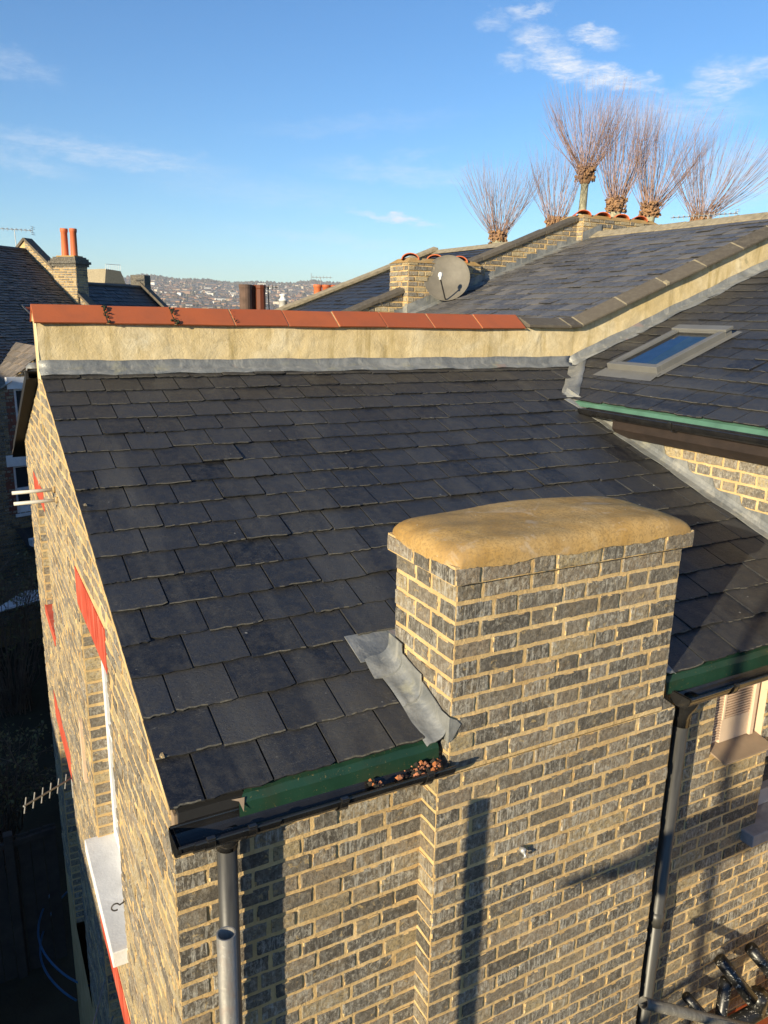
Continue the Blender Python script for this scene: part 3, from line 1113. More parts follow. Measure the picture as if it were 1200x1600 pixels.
# dressed corner lapping on to the front of the stack
mb = MB()
mb.add([(SX0 - .014, SY0 - .010, .005), (SX0 + .004, SY0 - .010, .015), (SX0 + .040, SY0 - .010, .072), (SX0 + .022, SY0 - .010, .092), (SX0 - .014, SY0 - .010, .112),
        (SX0 - .014, .02, .02), (SX0 - .014, .02, .115)], [(0, 1, 2, 3, 4), (5, 0, 4, 6)])
o = mb.build('lead_corner', M['lead'], stack)
o.modifiers.new('thick', 'SOLIDIFY').thickness = .003
bevel(o, .004, 3)
# small metal cable clip on the breast
mb = MB()
mb.tube([(1.403, -.048, -.585), (1.403, -.072, -.585)], .013, 12)
mb.tube([(1.403, -.068, -.585), (1.400, -.082, -.60), (1.400, -.070, -.612)], .006, 8)
mb.build('wall_anchor', M['metal'], chim, smooth=True)


# --- gutters, fascia, green eaves trays
def halfpipe(mb, a, b, r, t=.004, n=14, up=V3(0, 0, 1), mat=0, lipf=True):
    a, b = Vector(a), Vector(b)
    d = (b - a).normalized()
    sd = d.cross(up).normalized()
    u = sd.cross(d).normalized()
    prof = []
    for i in range(n + 1):
        th = math.pi * i / n
        prof.append(-sd * 0 + sd * math.cos(th) * r - u * math.sin(th) * r)
    inner = []
    for i in range(n + 1):
        th = math.pi * i / n
        inner.append(sd * math.cos(th) * (r - t) - u * math.sin(th) * (r - t) + u * .001)
    full = prof + inner[::-1]
    vs = [a + p for p in full] + [b + p for p in full]
    N2 = len(full)
    fs = [(i, (i + 1) % N2, (i + 1) % N2 + N2, i + N2) for i in range(N2)]
    fs += [tuple([i, i + 1, N2 - 2 - i, N2 - 1 - i]) for i in range(n)]
    fs += [tuple([i + N2, N2 - 1 - i + N2, N2 - 2 - i + N2, i + 1 + N2]) for i in range(n)]
    mb.add(vs, fs, mat)
    for p, e in ((sd * r, 0), (-sd * r, 0)):
        mb.tube([a + p, b + p], .0055, 8, mat)


def gutter(parent, a, b, r, clips, name='gutter', endcap=True, joints=()):
    mb = MB()
    halfpipe(mb, a, b, r)
    a, b = Vector(a), Vector(b)
    d = (b - a).normalized()
    if endcap:
        n = 14
        sd = d.cross(V3(0, 0, 1)).normalized()
        u = sd.cross(d)
        ring = [a - d * .004 + sd * math.cos(math.pi * i / n) * (r + .003) - u * math.sin(math.pi * i / n) * (r + .003) for i in range(n + 1)]
        ring2 = [p + d * .012 for p in ring]
        mb.add(ring + ring2, [tuple(range(n + 1)), tuple(range(n + 1, 2 * n + 2))[::-1]] + [(i, i + n + 1, i + n + 2, i + 1) for i in range(n)])
    for (p, q) in joints:
        halfpipe(mb, a + d * p, a + d * q, r + .005, .005)
    go = mb.build(name, M['black'], parent, smooth=False)
    for cpos in clips:
        cb = MB()
        halfpipe(cb, a + d * (cpos - .013), a + d * (cpos + .013), r + .008, .004)
        sd = d.cross(V3(0, 0, 1)).normalized()
        if sd.y > 0: sd = -sd
        f = a + d * cpos + sd * (r + .004)
        cb.bar(f - d * .014 + V3(0, 0, .004), f + d * .014 + V3(0, 0, .004), .016, .014)
        bevel(cb.build('gutter_bracket', M['black'], go), .002)
    return go


g1 = gutter(house, (.000, -.058, -.052), (1.012, -.058, -.056), .056, (.10, .235, .56, .90), joints=((.05, .33),))
g2 = gutter(house, (2.245, -.056, -.075), (3.885, -.056, -.055), .056, (.30, .75, 1.2), joints=((.0, .26),))
# gutter debris
mb = MB()
for i in range(120):
    x = rng.choice([rng.uniform(.86, .97), rng.uniform(.80, .98), rng.uniform(.62, .98), rng.uniform(.70, .73)])
    y = -.058 + rng.uniform(-.03, .03)
    z = -.074 + rng.uniform(-.014, .006) + .012 * (x > .86)
    r = rng.uniform(.003, .010) if rng.random() < .85 else rng.uniform(.010, .018)
    q = [V3(math.cos(t) * r * rng.uniform(.6, 1.3), math.sin(t) * r * .8, rng.uniform(-.3, .3) * r) for t in (0, 1.3, 2.5, 3.8, 5.1)]
    vs = [V3(x, y, z) + p for p in q] + [V3(x, y, z + r * .8), V3(x, y, z - r)]
    mb.add(vs, [(i2, (i2 + 1) % 5, 5) for i2 in range(5)] + [((i2 + 1) % 5, i2, 6) for i2 in range(5)], rng.choice((0, 0, 1, 2, 2)))
gdb = mb.build('gutter_debris', [M['rubble'], M['leaf'], M['soil']], g1, label='orange brick rubble and dead leaves lying in the gutter')
gdb['kind'] = 'stuff'
# green eaves tray
for (x0, x1) in ((.225, 1.0), (2.20, 3.88)):
    mb = MB()
    n = 20
    rows = []
    for i in range(n + 1):
        x = x0 + (x1 - x0) * i / n
        w = .0015 * math.sin(i * 1.7)
        cut = .03 * max(0, 1 - i / 2) if x0 < 1 else 0
        rows.append([V3(x + cut * 1.2, .03, .004 + w), V3(x + cut * .6, .004, -.007 + w), V3(x, -.012, -.03 + w), V3(x, -.014, -.088 + w)])
    vs = [p for r in rows for p in r]
    fs = [(i * 4 + j, (i + 1) * 4 + j, (i + 1) * 4 + j + 1, i * 4 + j + 1) for i in range(n) for j in range(3)]
    mb.add(vs, fs)
    mb.build('eaves_tray', M['green'], house)
# bare eaves timber near the corner
mb = MB()
mb.box(.03, .25, .004, .05, -.075, -.012, 0)
mb.add([(.20, -.006, -.010), (.245, -.008, -.012), (.235, -.028, -.052), (.225, -.012, -.02)], [(0, 1, 2, 3), (3, 2, 1, 0)], 1)
mb.box(.02, .06, .02, .065, -.10, -.03, 1)
mb.build('eaves_board', [M['under'], M['tan']], house)

# --- downpipes
dp = MB()
dp.tube([(.180, -.008, -.14), (.180, -.008, -2.9)], .034, 20)
dpo = dp.build('downpipe', M['pipe'], house, smooth=True, label='grey black plastic downpipe near the gable corner')
dc = MB()
dc.tube([(.180, -.045, -.105), (.180, -.030, -.128), (.180, -.010, -.15), (.180, -.008, -.175)], [.036, .037, .0375, .0375], 20)
dc.build('pipe_collar', M['black'], dpo, smooth=True)
dp = MB()
dp.tube([(2.345, .0, -.26), (2.345, .0, -6.4)], .034, 20)
dp.tube([(2.345, .0, -1.30), (2.345, .0, -1.38)], .039, 20)
dpo2 = dp.build('downpipe', M['pipe'], house, smooth=True, label='grey black plastic downpipe beside the chimney breast')
dc = MB()
dc.tube([(2.345, -.045, -.115), (2.345, -.030, -.16), (2.345, -.004, -.20), (2.345, 0, -.275)], [.037, .038, .039, .039], 20)
dc.build('pipe_collar', M['black'], dpo2, smooth=True)

# --- party wall, ridge tiles and copings
HP = .325
ztf = 1.131
zc = 1.462
mb = MB()
nn = 60


def face(mb, xs, zb, zt_, y):
    vs, fs = [], []
    m_ = 6
    for i, x in enumerate(xs):
        for j in range(m_ + 1):
            f = j / m_
            z = zb(x) + (zt_(x) - zb(x)) * f
            dy = .004 * math.sin(x * 5.1 + f * 3) + .003 * math.sin(x * 11 + f * 7) + rng.uniform(-.0008, .0008)
            vs.append((x, y + dy, z))
    for i in range(len(xs) - 1):
        for j in range(m_):
            a = i * (m_ + 1) + j
            fs.append((a, a + m_ + 1, a + m_ + 2, a + 1))
    mb.add(vs, fs)


def base1(x): return 1.10 if x < 4.43 else mz(x)


def top1(x): return zc if x < 4.47 else zc + (x - 4.47) * MK


xs = [.008 + (RX - .008) * i / 150 for i in range(151)]
face(mb, xs, lambda x: base1(x) - .02, top1, YP)
mb.add([(.008, YP, 1.085), (.008, YP, zc), (.008, YP + .235, zc), (.008, YP + .235, 1.085)], [(0, 1, 2, 3), (3, 2, 1, 0)])
# back of the wall and its top
mb.add([(x, YP + .235, top1(x)) for x in xs] + [(x, YP + .235, min(base1(x), 1.1) - .4) for x in xs], [(i, i + 1, i + 152, i + 151) for i in range(150)])
mb.add([(x, YP, top1(x)) for x in xs] + [(x, YP + .235, top1(x)) for x in xs], [(i, i + 1, i + 152, i + 151) for i in range(150)])
par = mb.build('party_wall', M['render'], house, smooth=True, label='rendered sandy parapet wall at the top of the roof')
# terracotta ridge tiles
tj = [-.010, .440, .880, 1.300, 1.705, 2.110, 2.520, 2.955, 3.420, 3.880]
for i in range(9):
    mb = MB()
    a, b = tj[i] + .004, tj[i + 1] - .004
    d = .0025 * rng.uniform(-1, 1)
    e = rng.uniform(-.004, .004)
    prof = [V3(0, -.040, zc - .012), V3(0, YP * 0 + .118, zc + .098), V3(0, .275, zc - .012), V3(0, .262, zc - .020), V3(0, .118, zc + .080), V3(0, -.028, zc - .022)]
    mb.sweep([p + V3(0, 0, d) for p in prof], V3(a, YP, 0), V3(b, YP, e), 0, rng.random())
    bevel(mb.build('ridge_tile', M['terra'], par), .003)
# mortar in the joints, with moss
for i in range(1, 10):
    mb = MB()
    x = tj[i]
    prof = [V3(0, -.036, zc - .014), V3(0, .118, zc + .095), V3(0, .27, zc - .014)]
    mb.sweep(prof, V3(x - .010, YP, -.002), V3(x + .010, YP, -.002), 0, 0)
    mb.build('joint_mortar', M['mortar'], par)
mb = MB()
mb.add([(tj[0] + .012, YP - .03, zc - .01), (tj[0] + .012, YP + .118, zc + .08), (tj[0] + .012, YP + .26, zc - .01)], [(0, 1, 2), (2, 1, 0)], 0)
mb.build('joint_mortar', M['mortar'], par)
for (x, cnt, big) in ((tj[1], 26, .75), (tj[2], 26, .75), (tj[3], 6, .5)):
    mb = MB()
    for k in range(cnt):
        f = rng.random()
        y = YP - .045 + .14 * f
        z = zc - .012 + .105 * f
        r = rng.uniform(.004, .013) * big
        c = V3(x + rng.gauss(0, .009) + .008 * (1 - f), y - .006, z + .004)
        mb.lathe([(0.0001, -r), (r * .8, -r * .5), (r, 0), (r * .7, r * .6), (0.0001, r)], c, 6)
    tag(mb.build('moss_tuft', M['moss'], par, smooth=True), None, None, None, 'stuff')
# concrete copings
seg = [3.895, 4.36, 4.50]
x = 4.50
while x < 9.2:
    x += .50
    seg.append(min(x, RX))
for i in range(len(seg) - 1):
    mb = MB()
    a, b = seg[i] + .006, seg[i + 1] - .006
    za, zb_ = top1(a), top1(b)
    th = .0
    prof = [V3(0, -.055, .0), V3(0, -.055, .022), V3(0, .10, .085), V3(0, .27, .022), V3(0, .27, .0)]
    mb.sweep(prof, V3(a, YP, za - .002), V3(b, YP, zb_ - .002 + rng.uniform(-.003, .003)), 0, rng.random())
    bevel(mb.build('coping_stone', M['coping'], par), .004)
pjm = simple('pale_joint_mortar', (.30, .25, .16), .9, .2, 20, .5)
for i in range(1, len(seg) - 1):
    mb = MB()
    x = seg[i]
    prof = [V3(0, -.050, .0), V3(0, -.050, .020), V3(0, .10, .083), V3(0, .265, .020)]
    w = rng.uniform(.006, .010)
    mb.sweep(prof, V3(x - w, YP, top1(x - w) - .0), V3(x + w, YP, top1(x + w) - .0))
    if i in (4, 7): mb.sweep([V3(0, -.058, .004), V3(0, -.060, .026), V3(0, -.01, .048), V3(0, -.02, .03)], V3(x - .012, YP, top1(x - .012) + .003), V3(x + .028, YP, top1(x + .028) + .003))
    mb.build('joint_mortar', pjm, par)
# lead under the party wall on the wing, and up the main slope
mb = MB()
n = 60
for (X0, X1, zf) in ((.0, 4.42, lambda x: 1.10),):
    vs = []
    for i in range(n + 1):
        x = X0 + (X1 - X0) * i / n
        w1 = .003 * math.sin(x * 9) + .002 * math.sin(x * 23)
        yb = YP - .055 + w1
        vs += [(x, yb - .045, roofz(yb - .045) + .024 + w1), (x, YP - .022, roofz(YP - .022) + .030 + w1 * .5), (x, YP - .013, roofz(YP) + .046), (x, YP - .010, roofz(YP) + .075 + w1)]
    fs = [(i * 4 + j, (i + 1) * 4 + j, (i + 1) * 4 + j + 1, i * 4 + j + 1) for i in range(n) for j in range(3)]
    mb.add(vs, fs)
vs = []
for i in range(n + 1):
    x = 4.40 + (9.2 - 4.40) * i / n
    w1 = .004 * math.sin(x * 7) + .003 * math.sin(x * 17)
    vs += [(x, YP - .115 + w1 * 2, mz(x) + .024 + w1), (x, YP - .04, mz(x) + .028 + w1 * .5), (x, YP - .014, mz(x) + .055), (x, YP - .010, mz(x) + .088 + w1)]
mb.add(vs, [(i * 4 + j, (i + 1) * 4 + j, (i + 1) * 4 + j + 1, i * 4 + j + 1) for i in range(n) for j in range(3)])
o = mb.build('lead_flashing', M['lead'], par, smooth=True)
o.modifiers.new('thick', 'SOLIDIFY').thickness = .003

# --- main roof, its valley and the wall below its eaves
mb = MB()


def m_u0(v):
    # courses run in -Y; u = YP - y ; limited by the valley near the party wall
    return .03


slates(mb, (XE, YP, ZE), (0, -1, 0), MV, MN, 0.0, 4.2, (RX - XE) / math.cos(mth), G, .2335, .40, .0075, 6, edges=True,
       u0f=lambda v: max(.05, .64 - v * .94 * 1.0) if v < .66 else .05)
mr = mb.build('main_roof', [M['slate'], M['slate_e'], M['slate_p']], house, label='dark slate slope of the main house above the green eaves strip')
mb = MB()
mb.add([(XE + .02, YP - .62, ZE - .006), (XE + .02, -.95, ZE - .006), (RX, -.95, mz(RX) - .016), (RX, YP, mz(RX) - .016), (4.43, YP, mz(4.43) - .016)], [(0, 1, 2, 3, 4), (4, 3, 2, 1, 0)])
mb.build('roof_underlay', M['under'], mr)
# lead valley between the two slopes
mb = MB()
vs = []
n = 16
for i in range(n + 1):
    f = i / n
    x, y = 3.815 + .64 * f, 2.62 + .64 * f
    z = roofz(y) + .018
    w = .004 * math.sin(i * 1.3)
    vs += [(x - .055 + w, y + .005, roofz(y) + .022), (x - .004, y, z + .008), (x + .035, y - .035, mz(x + .035) + .022), (x + .085 + w, y - .055, mz(x + .085) + .020)]
mb.add(vs, [(i * 4 + j, (i + 1) * 4 + j, (i + 1) * 4 + j + 1, i * 4 + j + 1) for i in range(n) for j in range(3)])
o = mb.build('lead_valley', M['lead'], mr, smooth=True)
o.modifiers.new('thick', 'SOLIDIFY').thickness = .003
# rear wall of the main house above the wing
mb = MB()


bricks(mb, (XM, 0, 0), (0, 1, 0), (-1, 0, 0), -1.0, 2.66, -.3, .86, -.2096, (7, 4), (), None, 0, .004)
panel(mb, (XM, 0, 0), (0, 1, 0), (-1, 0, 0), -1.0, 3.0, -6.5, .87)
mb.build('main_rear_wall', [M['brick_y'], M['mortar']], house)
# stepped lead flashing on it
mb = MB()
n = 64
vs = []
for i in range(n + 1):
    y = -.02 + 2.70 * i / n
    w = .005 * math.sin(y * 9) + .003 * math.sin(y * 21)
    vs += [(XM - .095 + w, y, roofz(y) + .022 + w * .4), (XM - .040, y, roofz(y) + .027), (XM - .018, y, roofz(y) + .045), (XM - .012, y, roofz(y) + .075)]
mb.add(vs, [(i * 4 + j, (i + 1) * 4 + j, (i + 1) * 4 + j + 1, i * 4 + j + 1) for i in range(n) for j in range(3)])
zz = -.2096 + .075 * 2
while zz < .86:
    # each step: vertical front edge then level top one course up, cut along the slope
    yt = (zz - .055) / TAN
    ya, yb = max(yt - .02, -.9), yt + .075 / TAN * 1.0
    d = rng.uniform(-.01, .01)
    mb.add([(XM - .0105, ya, zz), (XM - .0105, ya + .03, zz + .072), (XM - .0105, min(yb + d, 2.67), zz + .076), (XM - .0105, min(yb + .12, 2.67), roofz(min(yb + .12, 2.67)) + .04), (XM - .0105, ya - .05, roofz(ya - .05) + .045)], [(0, 1, 2, 3, 4)][:1])
    zz += .075
o = mb.build('stepped_lead_flashing', M['lead'], house, smooth=False)
o.modifiers.new('thick', 'SOLIDIFY').thickness = .003
# eaves of the main roof: green strip, gutter, soffit board
mb = MB()
mb.add([(XE + .03, 2.66, ZE + .012), (XE + .03, -1, ZE + .012), (XE - .004, -1, ZE - .004), (XE - .004, 2.66, ZE - .004), (XE - .022, -1, ZE - .034), (XE - .022, 2.64, ZE - .034)], [(0, 1, 2, 3), (3, 2, 4, 5)])
mb.build('eaves_tray', simple('pale_green_eaves_plastic', (.075, .165, .115), .5, .2, 6, .2), house)
mb = MB()
mb.sweep([V3(0, 0, 0), V3(-.052, 0, -.03), V3(-.052, 0, -.09), V3(0, 0, -.15), V3(.07, 0, -.15), V3(.07, 0, -.0)], (XE - .012, -1, ZE - .06), (XE - .012, 2.05, ZE - .06))
mb.build('fascia_board', M['fascia'], house)
g3 = gutter(house, (XE - .075, 2.36, ZE - .036), (XE - .075, -1, ZE - .040), .052, (.9, 1.7, 2.5), endcap=True)
# roof window
rw = MB()


def RWp(u, v, n): return V3(XE, 0, ZE) + V3(0, -1, 0) * 0 + V3(0, u, 0) + MV * v + MN * n


v0, v1, ua, ub = .575, 1.45, 2.22, 2.76
n0, n1 = .016, .078
fw = .052
for (a, b, c, d) in ((ua, ub, v0, v0 + fw), (ua, ub, v1 - fw - .03, v1), (ua, ua + fw, v0 + fw, v1 - fw - .03), (ub - fw, ub, v0 + fw, v1 - fw - .03)):
    vs = [RWp(u, v, n) for n in (n0, n1) for (u, v) in ((a, c), (b, c), (b, d), (a, d))]
    rw.add(vs, [(0, 3, 2, 1), (4, 5, 6, 7), (0, 1, 5, 4), (1, 2, 6, 5), (2, 3, 7, 6), (3, 0, 4, 7)])
# hood and hinge covers
vs = [RWp(u, v, n) for n in (n1 - .01, n1 + .014) for (u, v) in ((ua - .012, v1 - .085), (ub + .012, v1 - .085), (ub + .012, v1 + .012), (ua - .012, v1 + .012))]
rw.add(vs, [(0, 3, 2, 1), (4, 5, 6, 7), (0, 1, 5, 4), (1, 2, 6, 5), (2, 3, 7, 6), (3, 0, 4, 7)])
rwo = bevel(rw.build('roof_window', M['upvc'], house, label='grey framed roof window set in the main slate slope'), .004)
g = MB()
g.add([RWp(ua + fw, v0 + fw, n1 - .022), RWp(ub - fw, v0 + fw, n1 - .022), RWp(ub - fw, v1 - fw - .02, n1 - .022), RWp(ua + fw, v1 - fw - .02, n1 - .022)], [(3, 2, 1, 0)])
rgm = bpy.data.materials.new('roof_window_glass')
rgm.use_nodes = True
_nt = rgm.node_tree
_nt.nodes.clear()
_o = _nt.nodes.new('ShaderNodeOutputMaterial')
_g = _nt.nodes.new('ShaderNodeBsdfGlossy')
_g.inputs['Roughness'].default_value = .02
_t = _nt.nodes.new('ShaderNodeBsdfTransparent')
_t.inputs['Color'].default_value = (.8, .85, .85, 1)
_f = _nt.nodes.new('ShaderNodeFresnel')
_f.inputs['IOR'].default_value = 1.32
_m = _nt.nodes.new('ShaderNodeMixShader')
_a = _nt.nodes.new('ShaderNodeMath')
_a.operation = 'ADD'
_a.inputs[1].default_value = .16
_nt.links.new(_f.outputs[0], _a.inputs[0])
_nt.links.new(_a.outputs[0], _m.inputs[0])
_nt.links.new(_t.outputs[0], _m.inputs[1])
_nt.links.new(_g.outputs[0], _m.inputs[2])
_nt.links.new(_m.outputs[0], _o.inputs['Surface'])
g.build('glass_pane', rgm, rwo)
g = MB()  # plate under the glass, its two colours stand in for warm and blue reflections
um = ua + fw + .20
g.add([RWp(ua + fw, v0 + fw, .036), RWp(um, v0 + fw, .030), RWp(um + .10, v1 - fw, .030), RWp(ua + fw, v1 - fw, .036)], [(0, 1, 2, 3)], 0)
g.add([RWp(um, v0 + fw, .030), RWp(ub - fw, v0 + fw, .028), RWp(ub - fw, v1 - fw, .028), RWp(um + .10, v1 - fw, .030)], [(0, 1, 2, 3)], 1)
g.build('reflection_plate', [simple('warm_reflection_tone', (.62, .50, .28), .8, .3, 6, .3), simple('blue_reflection_tone', (.32, .36, .42), .9, .2)], rwo)
g = MB()
for (a, b, c, d) in ((ua + fw, ub - fw, v0 + fw, v0 + fw + .018), (ua + fw, ua + fw + .016, v0 + fw, v1 - fw), (ub - fw - .016, ub - fw, v0 + fw, v1 - fw)):
    vs = [RWp(u, v, n) for n in (n1 - .02, n1 - .006) for (u, v) in ((a, c), (b, c), (b, d), (a, d))]
    g.add(vs, [(0, 3, 2, 1), (4, 5, 6, 7), (0, 1, 5, 4), (1, 2, 6, 5), (2, 3, 7, 6), (3, 0, 4, 7)])
g.build('sash_frame', M['upvc'], rwo)
g = MB()
vs = [RWp(ua - .05, v0 - .13, .020), RWp(ub + .05, v0 - .13, .020), RWp(ub + .03, v0 + .01, .030), RWp(ua - .03, v0 + .01, .030)]
g.add(vs, [(0, 1, 2, 3), (3, 2, 1, 0)])
g.add([RWp(ua - .055, v0 - .05, .022), RWp(ua, v0 - .05, .028), RWp(ua, v1 + .06, .028), RWp(ua - .055, v1 + .06, .022)], [(0, 1, 2, 3), (3, 2, 1, 0)])
g.build('flashing_apron', M['upvc'], rwo)

# --- louvred flue box in the wall on the right
mb = MB()
x0, x1, z0, z1 = 2.67, 3.06, -.56, -.215
mb.box(x0, x1, YW + .05, YW + .06, z0, z1, 0)
mb.add([(x0, YW, z0), (x0, YW + .05, z0), (x0, YW + .05, z1), (x0, YW, z1)], [(0, 1, 2, 3)], 0)
mb.add([(x1, YW, z0), (x1, YW + .05, z0), (x1, YW + .05, z1), (x1, YW, z1)], [(3, 2, 1, 0)], 0)
mb.box(x1 - .075, x1 - .045, YW + .015, YW + .05, z0 + .02, z1, 0)
mb.box(x0 + .10, x1 - .075, YW + .030, YW + .05, z0 + .02, z0 + .15, 0)
mb.box(x0 + .10, x0 + .118, YW + .026, YW + .05, z0 + .15, z1, 0)
vb = bevel(mb.build('air_vent', M['cream'], house, label='cream louvred vent with a tan sill under the gutter'), .003)
mb = MB()
mb.box(x0 + .118, x1 - .075, YW + .044, YW + .049, z0 + .15, z1, 1)
mb.box(x0 + .02, x0 + .10, YW + .044, YW + .049, z0 + .03, z1, 1)
for k in range(13):
    z = z0 + .158 + k * .0150
    mb.box(x0 + .118, x1 - .075, YW + .028, YW + .044, z, z + .0078)
for k in range(21):
    z = z0 + .04 + k * .0148
    mb.box(x0 + .03, x0 + .10, YW + .030, YW + .044, z, z + .0085)
mb.build('louvre', [simple('pinkish_louvre', (.62, .44, .31), .6, .1), M['under']], vb)
mb = MB()
mb.sweep([V3(0, .05, .012), V3(0, -.085, -.018), V3(0, -.085, -.026), V3(0, .05, .0)], (x0 + .012, YW, z0 + .006), (x1 + .0, YW, z0 + .006))
bevel(mb.build('vent_sill', M['tan'], vb), .002)

# --- window at the far right of the wing wall
mb = MB()
a, b, c, d = 3.13, 3.85, -1.10, -.36
mb.box(a, a + .06, YW + .11, YW + .17, c, d)
mb.box(b - .06, b, YW + .11, YW + .17, c, d)
mb.box(a + .06, b - .06, YW + .11, YW + .17, d - .07, d)
mb.box(a + .06, b - .06, YW + .09, YW + .17, c, c + .10)
mb.box(a + .06, b - .06, YW + .10, YW + .17, -.80, -.755)
w3 = bevel(mb.build('window', simple('grey_white_window_paint', (.42, .41, .42), .5, .08), house, label='pale sash window at the right edge below the gutter'), .003)
mb = MB()
mb.box(a + .05, b - .05, YW + .14, YW + .146, c + .08, d - .05)
mb.build('window_glass', M['glass'], w3)
mb = MB()
mb.box(3.02, 3.88, YW - .075, YW + .12, -1.175, -1.105)
bevel(mb.build('window_sill', M['stone'], w3), .005)

# --- overflow pipes sticking out of the gable
mb = MB()
for (y, z) in ((3.10, .405), (2.98, .362)):
    mb.tube([(XG + .02, y, z), (-.235, y + .01, z - .004)], .0115, 12, 0)
    mb.tube([(XG - .001, y, z), (XG - .018, y, z)], .020, 12, 1)
mb.build('overflow_pipe', [simple('grimy_white_pipe', (.52, .50, .45), .5, .12), M['mortar_r']], house, smooth=True, label='pair of white overflow pipes sticking out of the gable wall')
# iron hook by the near window
mb = MB()
pts = [V3(XG + .01, 1.30, -1.34)] + [V3(XG - .045 - .020 * math.cos(t), 1.30, -1.362 + .020 * math.sin(t)) for t in [(-2.9 + .45 * i) * -1 for i in range(12)]]
mb.tube(pts, .0038, 8)
mb.build('iron_hook', M['darkmetal'], house, smooth=True, label='rusty iron hook by the white sill')
# washing line bracket lower down
mb = MB()
mb.tube([(XG, 2.55, -2.95), (-.16, 2.05, -2.92), (-.23, 1.72, -2.90)], .006, 6)
mb.tube([(XG, 2.25, -2.98), (-.12, 1.95, -2.95), (-.23, 1.72, -2.90)], .006, 6)
for dz in (0, .035):
    mb.tube([V3(-.235 + .014 * math.cos(t), 1.70, -2.91 + dz * -1 + .014 * math.sin(t)) for t in [i * .6 for i in range(11)]], .0035, 6)
mb.build('line_bracket', simple('grey_bracket', (.22, .22, .21), .6), house)

# soil pipes low on the right
mb = MB()
mb.tube([(2.72, -.075, -2.26), (3.86, -.075, -2.30)], .045, 16)
mb.tube([(2.86, -.03, -1.80), (2.92, -.10, -1.90), (2.98, -.17, -2.00)], .036, 14)
mb.tube([(3.12, -.03, -1.84), (3.22, -.10, -1.98), (3.28, -.14, -2.08)], .036, 14)
mb.tube([(2.62, -.03, -1.93), (2.70, -.09, -2.04), (2.77, -.13, -2.14)], .026, 12)
mb.tube([(2.90, -.06, -1.93), (2.90, -.06, -2.9)], .032, 14)
mb.tube([(3.20, -.075, -2.14), (3.20, -.075, -2.2), (3.20, -.075, -2.29)], [.05, .05, .045], 14)
mb.build('soil_pipe', M['splash'], house, smooth=True, label='black waste pipes splashed with pale paint low on the wall')
mb = MB()
mb.box(3.02, 3.9, -.10, YW - .005, -2.50, -2.40)
mb.build('brick_ledge', M['terra'], house)

# ============================================================= SCAFFOLD
def sctube(a, b, label, mat='galv', r=.0242, cap=True):
    mb = MB()
    a, b = Vector(a), Vector(b)
    d = (b - a).normalized()
    n = 24
    ax = d.to_track_quat('Z', 'Y').to_matrix()
    L = (b - a).length
    mb.lathe([(r - .0035, .25), (r - .0035, 0), (r, 0), (r, L), (r - .0035, L), (r - .0035, L - .25)], a, n, 0, 0, ax)
    o = mb.build('scaffold_tube', M[mat], None, smooth=False)
    for p in o.data.polygons: p.use_smooth = abs(p.normal.dot(d)) < .5
    tag(o, label, 'scaffold tube', 'scaffold tubes round the wing')
    return o


TP = V3(.001, -.606, .046)
sctube(TP, TP + V3(.0, 0, -5.5), 'upright scaffold tube with an open top in front of the left downpipe')
sctube((1.90, -.34, -1.335), (3.9, -.30, -2.72), 'greenish scaffold tube crossing the bottom right corner', 'galv2')

# standing scaffold beside the viewer; it throws the shadows on the wall at the right
def along(P, t): return Vector(P) + sdir * t


def shadow_tube(P, Q, t, label, r=.0242):
    return sctube(along(P, t), along(Q, t), label, 'galv', r)


SHT = [((1.72, -.04, -.875), (4.4, .06, -.98), 4.6), ((2.3, .0, -1.99), (4.6, .0, -1.60), 5.2), ((2.3, .0, -2.12), (4.6, .0, -1.78), 5.4),
       ((2.84, .06, .6), (2.80, .06, -2.6), 4.6)]
lb = ['level scaffold ledger carrying the boards', 'sloping scaffold brace, upper one', 'sloping scaffold brace, lower one', 'scaffold upright at the outer corner of the platform']
for (P, Q, t), l in zip(SHT, lb):
    shadow_tube(P, Q, t, l)
mb = MB()
for (P, Q, t, w) in (((1.95, -.04, -.905), (2.3, -.04, -.92), 4.7, .07), ((2.15, -.04, -.90), (4.4, .06, -.98), 4.72, .14), ((2.48, .06, -1.14), (4.6, .06, -1.22), 4.6, .20)):
    a, b = along(P, t), along(Q, t)
    mb.bar(a, b, .038, w)
tag(mb.build('scaffold_board', simple('scaffold_timber', (.32, .22, .12), .85, .3, 5, .4)), 'timber toe board fixed to the scaffold beside the viewer', 'scaffold board')

# ============================================================= NEIGHBOUR HOUSES
Y2 = 8.22
nb = thing('terraced_house', 'neighbouring house with a long grey slate roof and chimneys topped with red tiles', 'house', (4, 3.6, -6.5))


